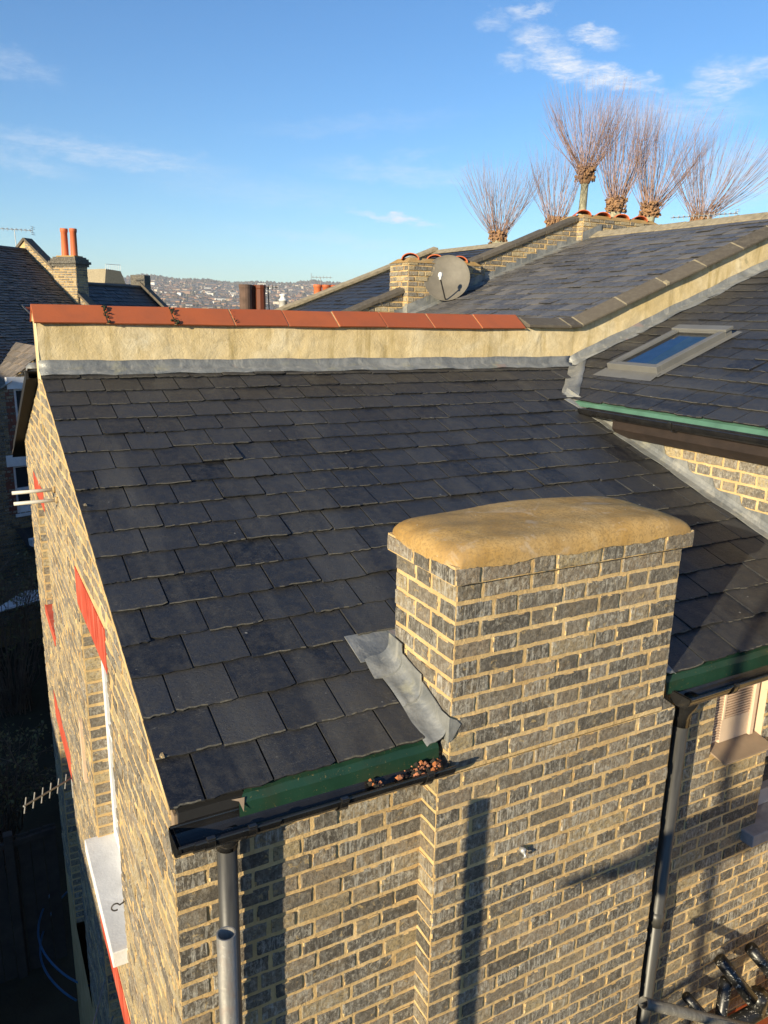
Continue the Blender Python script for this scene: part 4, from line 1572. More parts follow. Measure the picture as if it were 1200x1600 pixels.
def party(parent, Y, matw, matc, hp, x0, x1, thick=.24, base=mz, lead=True, brick=True, clen=.6, zoff=0.0):
    """raking party wall with its coping above the main slopes"""
    mb = MB()
    n = 2
    zb, ztp = (lambda x: base(x) + zoff - .3), (lambda x: base(x) + zoff + hp)
    q = [(x0, Y, zb(x0) - 1), (x1, Y, zb(x1) - 1), (x1, Y, ztp(x1)), (x0, Y, ztp(x0))]
    mb.add(q, [(0, 1, 2, 3)], 1)
    q = [(x0, Y + thick, zb(x0) - 1), (x1, Y + thick, zb(x1) - 1), (x1, Y + thick, ztp(x1)), (x0, Y + thick, ztp(x0))]
    mb.add(q, [(3, 2, 1, 0)], 1)
    mb.quad((x0, Y, zb(x0) - 1), (x0, Y, ztp(x0)), (x0, Y + thick, ztp(x0)), (x0, Y + thick, zb(x0) - 1), 1)
    if brick:
        bricks(mb, (0, Y, 0), (1, 0, 0), (0, -1, 0), x0, x1, zb(x0) + .3, ztp(x1), .0, (3, 2), (), lambda x: ztp(x) - .01, 0, .010, 1.6)
    pw = mb.build('party_wall', matw, parent)
    x = x0 - .05
    mb = MB()
    while x < x1:
        e = min(x + clen, x1)
        prof = [V3(0, -.05, 0), V3(0, -.05, .05), V3(0, thick / 2, .085), V3(0, thick + .04, .05), V3(0, thick + .04, 0)]
        mb.sweep(prof, V3(x + .006, Y, ztp(x)), V3(e - .006, Y, ztp(e) + rng.uniform(-.006, .006)), 0, rng.random())
        mb.sweep([V3(0, -.046, 0), V3(0, -.046, .046), V3(0, thick / 2, .082), V3(0, thick + .03, .046)], V3(e - .012, Y, ztp(e)), V3(e + .012, Y, ztp(e)), 1)
        x = e
    mb.build('coping', [matc, M['coping_l']], pw)
    if lead:
        mb = MB()
        x = x0
        while x < x1:
            e = x + .20
            zt1 = base(x) + zoff + .13 + .02
            mb.add([(x, Y - .016, base(x) + zoff), (e, Y - .016, base(e) + zoff), (e, Y - .016, zt1 + .02), (x + .01, Y - .016, zt1)], [(0, 1, 2, 3)])
            x = e
        mb.quad((x0, Y - .16, base(x0) + zoff + .016), (x1, Y - .16, base(x1) + zoff + .016), (x1, Y - .012, base(x1) + zoff + .035), (x0, Y - .012, base(x0) + zoff + .035))
        mb.build('lead_flashing', M['lead'], pw)
    return pw


mb = MB()
YN0 = YP + .235
slates(mb, (XE, Y2 - .02, ZE), (0, -1, 0), MV, MN, 0.0, Y2 - .02 - YN0, (RX - XE) / math.cos(mth), .20, .235, .36, .008, 2, jit=1.5)
nr = mb.build('main_roof', M['slate_n'], nb, label='weathered grey slates')
mb = MB()
mb.add([(XE, YN0, ZE - .014), (XE, Y2, ZE - .014), (RX, Y2, mz(RX) - .014), (RX, YN0, mz(RX) - .014)], [(0, 1, 2, 3), (3, 2, 1, 0)])
mb.build('roof_underlay', M['under'], nr)
# ridge of both main roofs
for (hh, ya, yb, lab) in ((house, -.9, YP, None), (nb, YN0, Y2, None)):
    mb = MB()
    y = ya
    while y < yb - .05:
        e = min(y + .45, yb)
        mb.sweep([V3(-.17, 0, -.058), V3(0, 0, .045), V3(.17, 0, -.058), V3(.16, 0, -.075), V3(-.16, 0, -.075)], (RX, y + .004, mz(RX) + .022), (RX, e - .004, mz(RX) + .022 + rng.uniform(-.006, .006)), 0, rng.random())
        y = e
    bevel(mb.build('ridge', M['coping_l'], hh), .006)
    mb = MB()   # far slope
    mb.add([(RX, ya, mz(RX) - .01), (RX, yb, mz(RX) - .01), (14.8, yb, mz(RX) - 2.1), (14.8, ya, mz(RX) - 2.1)], [(3, 2, 1, 0)])
    mb.build('front_roof', M['slate_n'], hh)
# neighbour's wing roof going down the other side
mb = MB()
slates(mb, (0.0, 6.84, -.0), (1, 0, 0), V3(0, -c_, s_), V3(0, s_, c_), -.055, 3.86, 3.30 / c_, .196, .235, .38, .007, 2, half=False)
nwr = mb.build('wing_roof', M['tile_d'], nb, label='dark slates of the neighbouring wing')
mb = MB()
mb.add([(-.05, 6.84, -.012), (-.05, 3.53, 3.31 * TAN - .012), (3.9, 3.53, 3.31 * TAN - .012), (3.9, 6.84, -.012)], [(0, 1, 2, 3), (3, 2, 1, 0)])
mb.sweep([V3(-.062, 0, .004), V3(-.062, 0, -.055), V3(-.045, 0, -.055), V3(-.045, 0, .004)], (0, 6.2, .64 * TAN), (0, 3.57, 3.27 * TAN), 0)
mb.add([(-.045, 6.2, .64 * TAN - .05), (-.045, 3.56, 3.28 * TAN - .05), (.02, 3.56, 3.28 * TAN - .05), (.02, 6.2, .64 * TAN - .05)], [(0, 1, 2, 3)])
mb.build('verge_board', M['under'], nwr)
mb = MB()
mb.lathe([(0.001, .03), (.03, .025), (.05, .0), (.052, -.03)], V3(-.005, 3.60, 3.24 * TAN + .035), 14)
mb.build('lead_cap', M['lead'], nwr, smooth=True)

pw2 = party(nb, Y2, [M['brick_y'], M['mortar']], M['coping'], .34, 3.9, 8.72)


# neighbour chimneys: brick stacks on the party wall with half-round vent tiles on top
def tilestack(parent, x0, x1, y0, y1, z0, z1, ntile, tz, matb='brick_y', slope=None):
    mb = MB()
    for (O, U, N, a, b) in (((0, y0, 0), (1, 0, 0), (0, -1, 0), x0, x1), ((x0, 0, 0), (0, 1, 0), (-1, 0, 0), y0, y1)):
        bricks(mb, O, U, N, a, b, z0, z1, .0, (3, 2), (), None, 0, .012, 1.8)
    mb.box(x0, x1, y0, y1, z0, z1, 1)
    st = mb.build('chimney_stack', [M[matb], M['mortar']], parent)
    mb = MB()
    mb.add([(x0 - .02, y0 - .02, z1 - .01), (x1 + .02, y0 - .02, z1 - .01), (x1 + .02, y1 + .02, z1 - .01), (x0 - .02, y1 + .02, z1 - .01), (x0 + .08, y0 + .08, z1 + .06), (x1 - .08, y0 + .08, z1 + .06), (x1 - .08, y1 - .08, z1 + .06), (x0 + .08, y1 - .08, z1 + .06)],
           [(0, 1, 5, 4), (1, 2, 6, 5), (2, 3, 7, 6), (3, 0, 4, 7), (4, 5, 6, 7)])
    mb.build('chimney_cap', M['cement'], st)
    for k in range(ntile):
        xc = x0 + (x1 - x0) * (k + .5) / ntile + (-.02)
        mb = MB()
        n = 10
        ra, rb = .135, .120
        yc = (y0 + y1) / 2
        L = (y1 - y0) * .40
        outer, inner = [], []
        yaw = R_(-32)
        for yy in (-L, L):
            for i in range(n + 1):
                t = math.pi * i / n
                for lst, r in ((outer, ra), (inner, rb)):
                    px, pz = r * math.cos(t), r * .72 * math.sin(t)
                    lst.append(V3(xc + px * math.cos(yaw) - yy * math.sin(yaw), yc + px * math.sin(yaw) + yy * math.cos(yaw), z1 + .035 + pz))
        m_ = n + 1
        vs = outer + inner
        fs = []
        for i in range(n):
            fs += [(i, i + m_, i + m_ + 1, i + 1), (2 * m_ + i, 2 * m_ + i + 1, 3 * m_ + i + 1, 3 * m_ + i), (i, i + 1, 2 * m_ + i + 1, 2 * m_ + i), (m_ + i, 3 * m_ + i, 3 * m_ + i + 1, m_ + i + 1)]
        mb.add(vs, fs, 0, rng.random())
        mb.build('vent_tile', M['terra_b'], st, smooth=False)
    return st


st1 = tilestack(nb, 5.47, 6.76, Y2 - .12, Y2 + .42, 1.2, 2.30, 3, 0)
mb = MB()
mb.quad((5.46, Y2 - .155, mz(5.46) + .0), (6.77, Y2 - .155, mz(6.77)), (6.77, Y2 - .155, mz(6.77) + .16), (5.46, Y2 - .155, mz(5.46) + .18))
mb.quad((5.455, Y2 - .155, mz(5.46) + .0), (5.455, Y2 - .155, mz(5.46) + .18), (5.455, Y2, mz(5.46) + .18), (5.455, Y2, mz(5.46)))
mb.quad((5.40, Y2 - .28, mz(5.40) + .02), (6.8, Y2 - .28, mz(6.8) + .02), (6.8, Y2 - .15, mz(6.8) + .045), (5.40, Y2 - .15, mz(5.40) + .045))
mb.build('lead_flashing', M['lead'], st1)
st2 = tilestack(nb, 8.72, 10.42, Y2 - .14, Y2 + .42, 1.8, 3.14, 4, 0)
mb = MB()
x = 8.70
while x < RX:
    mb.quad((x, Y2 - .17, mz(x) - .02), (x + .2, Y2 - .17, mz(x + .2) - .02), (x + .2, Y2 - .17, mz(x + .2) + .15), (x, Y2 - .17, mz(x) + .16))
    x += .2
mb.build('lead_flashing', M['lead'], st2)
# neighbour body walls
mb = MB()
mb.box(XM, 14.7, YN0 + .01, Y2 - .01, -6.5, .85)
mb.box(.3, XM - .01, YN0 + .01, 5.6, -6.5, .05)
mb.build('house_body', M['brick_y'], nb)
mb = MB()
mb.box(XM + .06, 14.7, -.94, YP - .01, -6.5, .85)
mb.box(.25, XM - .05, .35, YP - .01, -6.5, -.02)
mb.build('house_body', M['under'], house)

# next but one
Y3 = 13.05
nc = thing('terraced_house', 'third house along, its slate roof and pale raking coping behind the dish', 'house', (4, Y2 + .3, -6.5))
mb = MB()
slates(mb, (XE, Y3, ZE), (0, -1, 0), MV, MN, 0.0, Y3 - Y2 - .24, (RX - XE) / math.cos(mth), .20, .235, .36, .008, 2, jit=1.5)
r3 = mb.build('main_roof', M['slate'], nc)
mb = MB()
mb.add([(XE, Y2 + .24, ZE - .014), (XE, Y3, ZE - .014), (RX, Y3, mz(RX) - .014), (RX, Y2 + .24, mz(RX) - .014)], [(0, 1, 2, 3), (3, 2, 1, 0)])
mb.add([(RX, Y2 + .24, mz(RX) - .01), (RX, Y3, mz(RX) - .01), (14.8, Y3, mz(RX) - 2.1), (14.8, Y2 + .24, mz(RX) - 2.1)], [(3, 2, 1, 0)])
mb.build('roof_underlay', M['under'], r3)
mb = MB()
y = Y2 + .24
while y < Y3:
    e = min(y + .45, Y3)
    mb.sweep([V3(-.17, 0, -.058), V3(0, 0, .045), V3(.17, 0, -.058)], (RX, y + .004, mz(RX) + .022), (RX, e - .004, mz(RX) + .022), 0, rng.random())
    y = e
mb.build('ridge', M['coping_l'], nc)
party(nc, Y3, [M['brick_y'], M['mortar']], M['coping_l'], .06, 4.5, RX, lead=False, brick=False)
mb = MB()
mb.box(XM, 14.7, Y2 + .25, Y3 - .01, -6.5, .85)
mb.build('house_body', M['brick_y'], nc)


def pot(mb, c, r, h, mat=0, tilt=(0, 0), n=16, kind=0):
    prof = [(r * .95, 0), (r * 1.0, h * .06), (r * .92, h * .10), (r * .84, h * .85), (r * .98, h * .88), (r * 1.0, h * .97), (r * .9, h), (r * .72, h), (r * .70, h * .8)]
    ax = Matrix.Rotation(tilt[0], 3, 'Y') @ Matrix.Rotation(tilt[1], 3, 'X')
    mb.lathe(prof, c, n, mat, rng.random(), ax)


# fourth house: stack with three dark pots and a white flue
nd = thing('terraced_house', 'house behind the parapet with dark red chimney pots and a white flue on its stack', 'house', (4.9, 13.4, -6.5))
mb = MB()
mb.box(4.55, 5.75, 13.3, 13.85, -6.5, 1.38)
mb.box(3.95, 12, 14.1, 18, -6.5, -.2)
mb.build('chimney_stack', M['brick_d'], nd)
k = 0
for (x, y, m_, r) in ((4.765, 13.42, 'dkp', .125), (4.96, 13.55, 'terra_d', .115), (5.07, 13.42, 'terra_d', .115)):
    mb = MB()
    prof = [(r, 0), (r, .62), (r * 1.07, .64), (r * 1.07, .70), (r * .85, .70), (r * .8, .5)]
    mb.lathe(prof, V3(x, y, 1.37), 10 if k else 16, 0, rng.random())
    mt = simple('sooty_buff_pot', (.12, .075, .055), .9, .3) if k == 0 else M['terra_d']
    mb.build('chimney_pot', mt, nd, smooth=False)
    k += 1
mb = MB()
mb.lathe([(.085, 0), (.085, .40), (.088, .40), (.088, .43), (.05, .46), (.05, .50), (.075, .51), (.075, .53), (0.001, .55)], V3(5.575, 13.45, 1.37), 16)
mb.build('flue_pipe', M['whitep'], nd, smooth=True, label='white metal flue with a slotted cap')

# house further down with orange pots
ne = thing('terraced_house', 'house lower down the hill with a row of orange chimney pots behind the pale coping', 'house', (11.3, 24.5, -8))
mb = MB()
mb.box(10.9, 13.0, 24.2, 24.9, -8, 1.81)
mb.box(6.5, 12.5, 19, 24.2, -8, -1.5)
mb.build('chimney_stack', M['brick_d'], ne)
for i, (x, y) in enumerate(((11.30, 24.55), (11.58, 24.42), (11.86, 24.30), (12.1, 24.6))):
    mb = MB()
    pot(mb, V3(x - .12, y, 1.80), .165, .74)
    mb.build('chimney_pot', M['terra_b'] if i == 0 else M['terra'], ne, smooth=True)


# ---------------------------------------------------------------- TV aerials and satellite dish
def aerial(name, label, base, top, boom_dir, L, n_el, el_len, z_droop=0, mat='metal', r=.012, refl=True):
    t = thing(name, label, 'aerial', base, 'television aerials')
    mb = MB()
    mb.tube([base, top], r, 8)
    mb.build('mast', M[mat], t)
    mb = MB()
    d = Vector(boom_dir).normalized()
    c = Vector(top)
    a, b = c - d * L * .45, c + d * L * .55
    mb.tube([a, b], r * .8, 6)
    s = d.cross(V3(0, 0, 1)).normalized()
    for i in range(n_el):
        p = a + (b - a) * (i + .5) / n_el
        mb.tube([p - s * el_len / 2 + V3(0, 0, r), p + s * el_len / 2 + V3(0, 0, r)], r * .55, 5)
        mb.tube([p - V3(0, 0, r * 4), p + V3(0, 0, r * 4)], r * .6, 5)
    if refl:
        for zz in (-.12, -.06, .06, .12):
            mb.tube([a + V3(0, 0, zz) - s * el_len * .6, a + V3(0, 0, zz) + s * el_len * .6], r * .5, 5)
        mb.tube([a + V3(0, 0, -.14), a + V3(0, 0, .14)], r * .6, 5)
    mb.build('antenna', M[mat], t)
    return t


aerial('tv_aerial', 'thin TV aerial above the tiled roof at the far left', (1.62, 27.9, 3.0), (1.60, 27.94, 4.05), (-.9, .45, .04), 1.35, 9, .3, r=.014)
aerial('tv_aerial', 'small TV aerial above the orange chimney pots', (11.45, 24.8, 1.9), (11.36, 24.7, 2.80), (.86, -.5, 0), .75, 6, .22, r=.012)
aerial('tv_aerial', 'dark aerial mast between the dark chimney pots and the white flue', (5.34, 13.6, 1.3), (5.27, 13.5, 2.04), (.95, -.3, 0), .36, 5, .16, r=.012, mat='darkmetal', refl=False)
aerial('tv_aerial', 'long pale TV aerial with a box reflector behind the ridge at the right', (21.6, 16.2, 3.8), (21.3, 16.35, 4.86), (-.9, .42, -.09), 2.2, 13, .26, r=.018)
t = thing('panel_aerial', 'white grid aerial panel behind the dark chimney pots', 'aerial', (5.1, 13.6, 1.4))
mb = MB()
mb.tube([(5.15, 13.62, 1.4), (5.15, 13.60, 2.05)], .01, 6)
mb.build('mast', M['metal'], t)
mb = MB()
for i in range(4):
    for j in range(5):
        pass
for i in range(5):
    x = 5.085 + i * .036
    mb.bar((x, 13.58 - i * .012, 2.01), (x, 13.58 - i * .012, 2.105), .008, .012, (0, 1, 0))
for j in range(4):
    mb.bar((5.08, 13.58, 2.012 + j * .030), (5.235, 13.53, 2.012 + j * .030), .008, .010)
mb.build('grid', M['whitep'], t)

ds = thing('satellite_dish', 'round grey satellite dish fixed to the brick chimney stack', 'satellite dish', (6.04, 8.05, 2.0))
mb = MB()
dc_ = V3(6.045, 7.93, 2.075)
dn = V3(-.62, -.74, .28).normalized()
ax = dn.to_track_quat('Z', 'Y').to_matrix()
prof = []
Rr = .335
for i in range(12):
    f = i / 11
    prof.append((Rr * f + .0001, .07 * f * f))
prof += [(Rr + .006, .074), (Rr + .006, .064), (Rr * .98, .058)] + [(Rr * f + .0001, .07 * f * f - .008) for f in (.8, .5, .2, 0)]
mb.lathe(prof, dc_ - dn * .03, 40, 0, 0, ax)
mb.build('dish', M['dish'], ds, smooth=True)
mb = MB()
foot = dc_ + ax @ V3(0, -Rr * .95, .07)
lnb = foot + dn * .38 + V3(-.04, 0, .17)
mb.tube([foot - dn * .05, foot + dn * .03, lnb], .011, 8)
mb.tube([dc_ - dn * .04, V3(6.07, Y2 - .14, 2.03)], .02, 8)
mb.box(6.02, 6.12, Y2 - .15, Y2 - .125, 1.9, 2.15)
mb.build('arm', M['darkmetal'], ds)
mb = MB()
mb.tube([lnb + V3(0, 0, -.03), lnb + V3(0, 0, .02)], .018, 10)
mb.lathe([(.0001, .045), (.02, .04), (.033, .015), (.033, -.015), (.02, -.03), (.0001, -.03)], lnb - dn * .01 + V3(0, 0, .035), 12)
mb.build('receiver', M['whitep'], ds, smooth=True)

# ============================================================= LEFT HOUSES
def wallgrid(mb, x0, x1, y, z0, z1, mat=0): mb.quad((x0, y, z0), (x1, y, z0), (x1, y, z1), (x0, y, z1), mat)


hl = thing('terraced_house', 'dark tiled house at the far left with a brick chimney and two red pots', 'house', (1.77, 26.48, 3.28), None, True, R_(43))
P2 = .86
mb = MB()
sl = math.atan(P2)
slates(mb, (-9, -5.0, -5.0 * P2), (1, 0, 0), V3(0, math.cos(sl), math.sin(sl)), V3(0, -math.sin(sl), math.cos(sl)), 0, 9, 5.0 / math.cos(sl), .115, .19, .16, .016, 1, jit=2.5)
lr = mb.build('tiled_roof', M['tile_d'], hl)
mb = MB()
mb.add([(-9, -5, -5 * P2 - .03), (0, -5, -5 * P2 - .03), (0, 0, -.03), (-9, 0, -.03)], [(0, 1, 2, 3)])
mb.add([(-9, 5, -5 * P2 - .03), (0, 5, -5 * P2 - .03), (0, 0, -.03), (-9, 0, -.03)], [(3, 2, 1, 0)])
mb.box(-9, 0, -4.9, 4.9, -10.8, -5 * P2 + .05)
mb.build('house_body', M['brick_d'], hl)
mb = MB()
mb.tube([(-9, 0, .03), (.02, 0, .03)], .07, 10)
mb.build('ridge', M['darkmetal'], hl)
# raking gable parapet
mb = MB()
g0 = .36
for s, e in ((-1, 5.0), (1, 5.0)):
    mb.add([(0, 0, g0), (0, s * e, g0 - e * P2), (0, s * e, -e * P2 - 1), (0, 0, -1)], [(0, 1, 2, 3), (3, 2, 1, 0)], 1)
    mb.add([(.25, 0, g0), (.25, s * e, g0 - e * P2), (.25, s * e, -e * P2 - 1), (.25, 0, -1)], [(0, 1, 2, 3), (3, 2, 1, 0)], 1)
bricks(mb, (-.002, 0, 0), (0, -1, 0), (-1, 0, 0), 0, 5.0, -4.2, .4, 0, (2, 2), (), lambda u: g0 - u * P2 - .03, 0, .012, 1.5)
gp = mb.build('gable_parapet', [M['brick_y'], M['mortar']], hl)
mb = MB()
for s in (-1, 1):
    k = 0
    while k < 8:
        a, b = k * .6, (k + 1) * .6
        mb.bar((.125, s * a, g0 - a * P2 + .03), (.125, s * (b - .01), g0 - b * P2 + .03), .36, .07, (0, 0, 1), 0, rng.random())
        k += 1
mb.build('coping', M['coping'], gp)
# chimney
mb = MB()
ca, cb, cz = -1.98, -1.12, -.34
bricks(mb, (-.08, 0, 0), (0, 1, 0), (-1, 0, 0), ca, cb, -2.6, cz, 0, (2, 2), (), None, 0, .012, 1.5)
bricks(mb, (0, ca, 0), (1, 0, 0), (0, -1, 0), -.08, .46, -2.6, cz, 0, (2, 2), (), None, 0, .012, 1.5)
mb.box(-.08, .46, ca, cb, -2.8, cz, 1)
for i, (o_, z0_, z1_) in enumerate(((.05, cz - .12, cz - .04), (.10, cz - .04, cz + .04), (.05, cz + .04, cz + .12), (0.0, cz + .12, cz + .17))):
    mb.box(-.08 - o_, .46 + o_, ca - o_, cb + o_, z0_, z1_, 2)
ch = mb.build('chimney_stack', [M['brick_y'], M['mortar'], M['brick_d']], hl)
for (yy, xx) in ((-1.42, .16), (-1.72, .22)):
    mb = MB()
    pot(mb, V3(xx, yy, cz + .16), .118, .88, 0, (R_(-2), R_(3)))
    mb.build('chimney_pot', M['terra_b'], ch, smooth=True)
mb = MB()
mb.box(.0, .40, -1.9, -1.2, cz + .165, cz + .21)
mb.build('flaunching', M['cement'], ch)
# rooflight low on the tiled roof
mb = MB()
for x0 in (-2.6, -1.6):
    for (a, b, c, d) in ((0, .06, 0, 1.2), (.64, .7, 0, 1.2), (.06, .64, 0, .06), (.06, .64, 1.14, 1.2)):
        vs = []
        for n_ in (.02, .08):
            for (u, v) in ((a, c), (b, c), (b, d), (a, d)):
                vs.append(V3(x0 + u, -2.9, -2.9 * P2) + V3(0, math.cos(sl), math.sin(sl)) * v + V3(0, -math.sin(sl), math.cos(sl)) * n_)
        mb.add(vs, [(0, 3, 2, 1), (4, 5, 6, 7), (0, 1, 5, 4), (1, 2, 6, 5), (2, 3, 7, 6), (3, 0, 4, 7)], 0)
    vs = [V3(x0 + u, -2.9, -2.9 * P2) + V3(0, math.cos(sl), math.sin(sl)) * v + V3(0, -math.sin(sl), math.cos(sl)) * .05 for (u, v) in ((.06, .06), (.64, .06), (.64, 1.14), (.06, 1.14))]
    mb.add(vs, [(0, 1, 2, 3)], 1)
mb.build('roof_window', [M['upvc'], M['glass']], hl)

# the lower roof next along the same row
h3 = thing('terraced_house', 'shaded blue black slate roof just right of the brick chimney, with a raking coping', 'house', (1.77, 26.48, 2.36), None, True, R_(43))
mb = MB()
slates(mb, (.3, -4.6, -4.6 * P2), (1, 0, 0), V3(0, math.cos(sl), math.sin(sl)), V3(0, -math.sin(sl), math.cos(sl)), 0, 5.75, 4.6 / math.cos(sl), .2, .24, .3, .01, 1, jit=1.5)
mb.build('slate_roof', M['slate'], h3)
mb = MB()
mb.add([(.3, -4.6, -4.6 * P2 - .02), (6.05, -4.6, -4.6 * P2 - .02), (6.05, 0, -.02), (.3, 0, -.02)], [(0, 1, 2, 3)])
mb.add([(.3, 4.6, -4.6 * P2 - .02), (6.05, 4.6, -4.6 * P2 - .02), (6.05, 0, -.02), (.3, 0, -.02)], [(3, 2, 1, 0)])
mb.box(.3, 6.05, -4.5, 4.5, -10, -4.6 * P2 + .05)
mb.add([(6.05, 0, .16), (6.05, -4.6, -4.6 * P2 + .16), (6.05, -4.6, -6), (6.05, 4.6, -6), (6.05, 4.6, -4.6 * P2 + .16)], [(0, 1, 2, 3, 4), (4, 3, 2, 1, 0)])
mb.build('house_body', M['brick_d'], h3)
mb = MB()
mb.tube([(.3, 0, .03), (6.05, 0, .03)], .07, 8)
mb.build('ridge', M['darkmetal'], h3)
mb = MB()
for k in range(8):
    a, b = k * .58, (k + 1) * .58
    mb.bar((6.08, -a, .20 - a * P2), (6.08, -b + .01, .20 - b * P2), .30, .09, (0, 0, 1), 0, rng.random())
mb.build('coping', M['coping'], h3)
mb = MB()
mb.box(6.0, 6.4, -.2, .45, -1, .50, 0)
mb.build('chimney_stack', M['brick_d'], h3)
mb = MB()
mb.bar((1.1, -1.75, -1.75 * P2 + .28), (1.1, -3.1, -3.1 * P2 + .28), .30, .09)
mb.bar((1.05, -1.75, -1.75 * P2 + .12), (1.05, -3.1, -3.1 * P2 + .12), .22, .24, (0, 0, 1), 1)
mb.build('dividing_parapet', [M['coping_l'], M['brick_y']], h3)

# pale gabled building far behind
h4 = thing('gabled_building', 'small pale pitched roof peeping out between the chimney and the dark roof', 'building', (9.3, 63.6, -8), None, True, R_(20))
mb = MB()
mb.add([(-.75, -3, 11.4), (.95, -3, 11.4), (.6, -3, 12.3), (-.6, -3, 12.42), (-.75, 3, 11.4), (.95, 3, 11.4), (.6, 3, 12.3), (-.6, 3, 12.42)], [(0, 1, 2, 3), (1, 5, 6, 2), (3, 2, 6, 7), (0, 3, 7, 4)])
mb.box(-3, 3, -2.9, 3, 0, 11.4)
mb.build('roof', M['coping_l'], h4)
mb = MB()
for i in range(9):
    mb.tube([(-.6 + i * .15, -3, 12.35), (-.6 + i * .15, -3, 12.75)], .015, 4)
mb.tube([(-.6, -3, 12.75), (.6, -3, 12.75)], .02, 4)
mb.build('railing', M['whitep'], h4)

# low house at the left: brown slates, shaded brick wall, white lintels and sashes
h5 = thing('terraced_house', 'shaded brick house at the left edge with white lintels under a sunlit brown slate roof', 'house', (.60, 17.75, 0), None, True, R_(17))


def r5(a, b): return -.10 + .82 * a - .13 * b


mb = MB()
nrm = V3(-.82, .13, 1).normalized()
vdir = V3(.82, -.13, 0).normalized()
vdir = V3(vdir.x, vdir.y, .83).normalized()
udir = nrm.cross(vdir).normalized() * -1
slates(mb, V3(-1.4, -1.5, r5(-1.4, -1.5) + .02), udir if udir.y > 0 else -udir, vdir, nrm, 0, 9, 4.0, .19, .25, .3, .01, 1, jit=1.5,
       skip=lambda u, v: (lambda P: P.y < 0.05 or P.y > 5.1 or r5(P.x, P.y) > .58)(V3(-1.4, -1.5, 0) + (udir if udir.y > 0 else -udir) * u + vdir * v))
mb.build('slate_roof', M['slate_b'], h5, label='sunlit brown slates with chimney shadows')
mb = MB()
mb.add([(-3, 0, r5(-3, 0)), (.85, 0, r5(.85, 0)), (1.66, 5.1, r5(1.66, 5.1)), (-3, 5.1, r5(-3, 5.1))], [(0, 1, 2, 3), (3, 2, 1, 0)], 1)
hw = [(-.22, .75, -2.95 - .5, -2.02), (-.10, 1.0, -1.95, -.32)]
hw = [(-.20, .78, -3.25, -2.10), (-.02, .98, -1.72, -.30)]
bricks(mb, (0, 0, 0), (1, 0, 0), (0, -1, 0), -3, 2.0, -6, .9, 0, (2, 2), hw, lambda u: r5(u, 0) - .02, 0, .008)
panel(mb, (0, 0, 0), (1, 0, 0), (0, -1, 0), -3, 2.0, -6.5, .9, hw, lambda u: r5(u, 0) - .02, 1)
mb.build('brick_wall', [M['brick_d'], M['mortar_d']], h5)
for (a, b, c, d) in hw:
    mb = MB()
    mb.box(a, a + .07, .06, .12, c, d)
    mb.box(b - .30, b, .06, .12, c, d)
    mb.box(a + .07, b - .3, .06, .12, c, c + .16)
    mb.box(a + .07, b - .3, .06, .12, d - .05, d)
    mb.box(a + .07, b - .3, .05, .12, (c + d) / 2 - .03, (c + d) / 2 + .03)
    mb.box((a + b - .2) / 2 - .012, (a + b - .2) / 2 + .012, .055, .12, c + .16, d - .05)
    mb.box(a - .05, b + .05, -.05, .1, c - .07, c)
    w5 = mb.build('window', M['white'], h5)
    mb = MB()
    mb.box(a - .14, b + .1, -.02, .08, d, d + .27)
    mb.build('lintel', M['white'], w5)
    mb = MB()
    mb.box(a + .02, b - .02, .10, .11, c, d)
    mb.build('window_glass', M['glass'], w5)
    mb = MB()
    mb.box(a - .20, a - .005, -.008, .05, c, d)
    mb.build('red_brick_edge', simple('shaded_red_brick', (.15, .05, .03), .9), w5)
# lit parapet beyond the brown roof with lead at its foot
mb = MB()
zb5 = 1.02
mb.box(-2.6, 3.6, 5.4, 5.65, -.4, zb5 - .36, 1)
mb.build('lead_flashing', M['lead'], h5)
mb = MB()
bricks(mb, (0, 5.42, 0), (1, 0, 0), (0, -1, 0), -.3, 3.6, zb5 - .36, zb5, 0, (2, 2), (), None, 0, .012, 1.5)
mb.box(-.3, 3.6, 5.42, 5.66, -.4, zb5, 1)
mb.build('back_parapet', [M['brick_y'], M['mortar']], h5)
mb = MB()
mb.box(-.45, 3.7, 5.36, 5.72, zb5, zb5 + .09)
mb.build('coping', M['coping_l'], h5)
# lean-to at its foot
mb = MB()
mb.add([(-.3, -1.6, -4.25), (2.0, -1.6, -4.55), (2.0, 0, -3.75), (-.3, 0, -3.6)], [(0, 1, 2, 3), (3, 2, 1, 0)], 1)
mb.bar((-.3, -.9, -3.75), (1.4, -.9, -3.66), .2, .16, (0, 0, 1), 0)
mb.build('lean_to', [M['white'], M['slate']], h5)
mb = MB()
mb.add([(-2.2, -3.4, -4.3), (-.3, -3.4, -4.2), (.9, -2.6, -4.6), (-1.0, -2.2, -4.4)], [(0, 1, 2, 3), (3, 2, 1, 0)])
mb.build('lean_to_roof', M['white'], h5)

# a terrace out of sight to the left: its shadow fills the gardens
def far_terrace(label, x, y0, y1, zr, group=None):
    t = thing('terraced_house', label, 'house', (x, (y0 + y1) / 2, -6.5), group)
    mb = MB()
    mb.box(x - 4, x + 4, y0, y1, -6.5, zr - 2.4)
    mb.build('house_body', M['brick_y'], t)
    mb = MB()
    mb.add([(x - 4.3, y0, zr - 2.6), (x, y0, zr), (x, y1, zr), (x - 4.3, y1, zr - 2.6), (x + 4.3, y0, zr - 2.6), (x + 4.3, y1, zr - 2.6)], [(0, 1, 2, 3), (1, 4, 5, 2), (0, 4, 1), (3, 2, 5)])
    mb.build('roof', M['slate_n'], t)
    mb = MB()
    for y in [y0 + 1.5 + 2.6 * i for i in range(int((y1 - y0 - 2) / 2.6) + 1)]:
        for z in (-5.2, -2.4):
            if z + 1.6 < zr - 2.5: mb.box(x + 3.98, x + 4.04, y, y + 1.0, z, z + 1.6)
    mb.build('window', M['glass'], t)
    return t


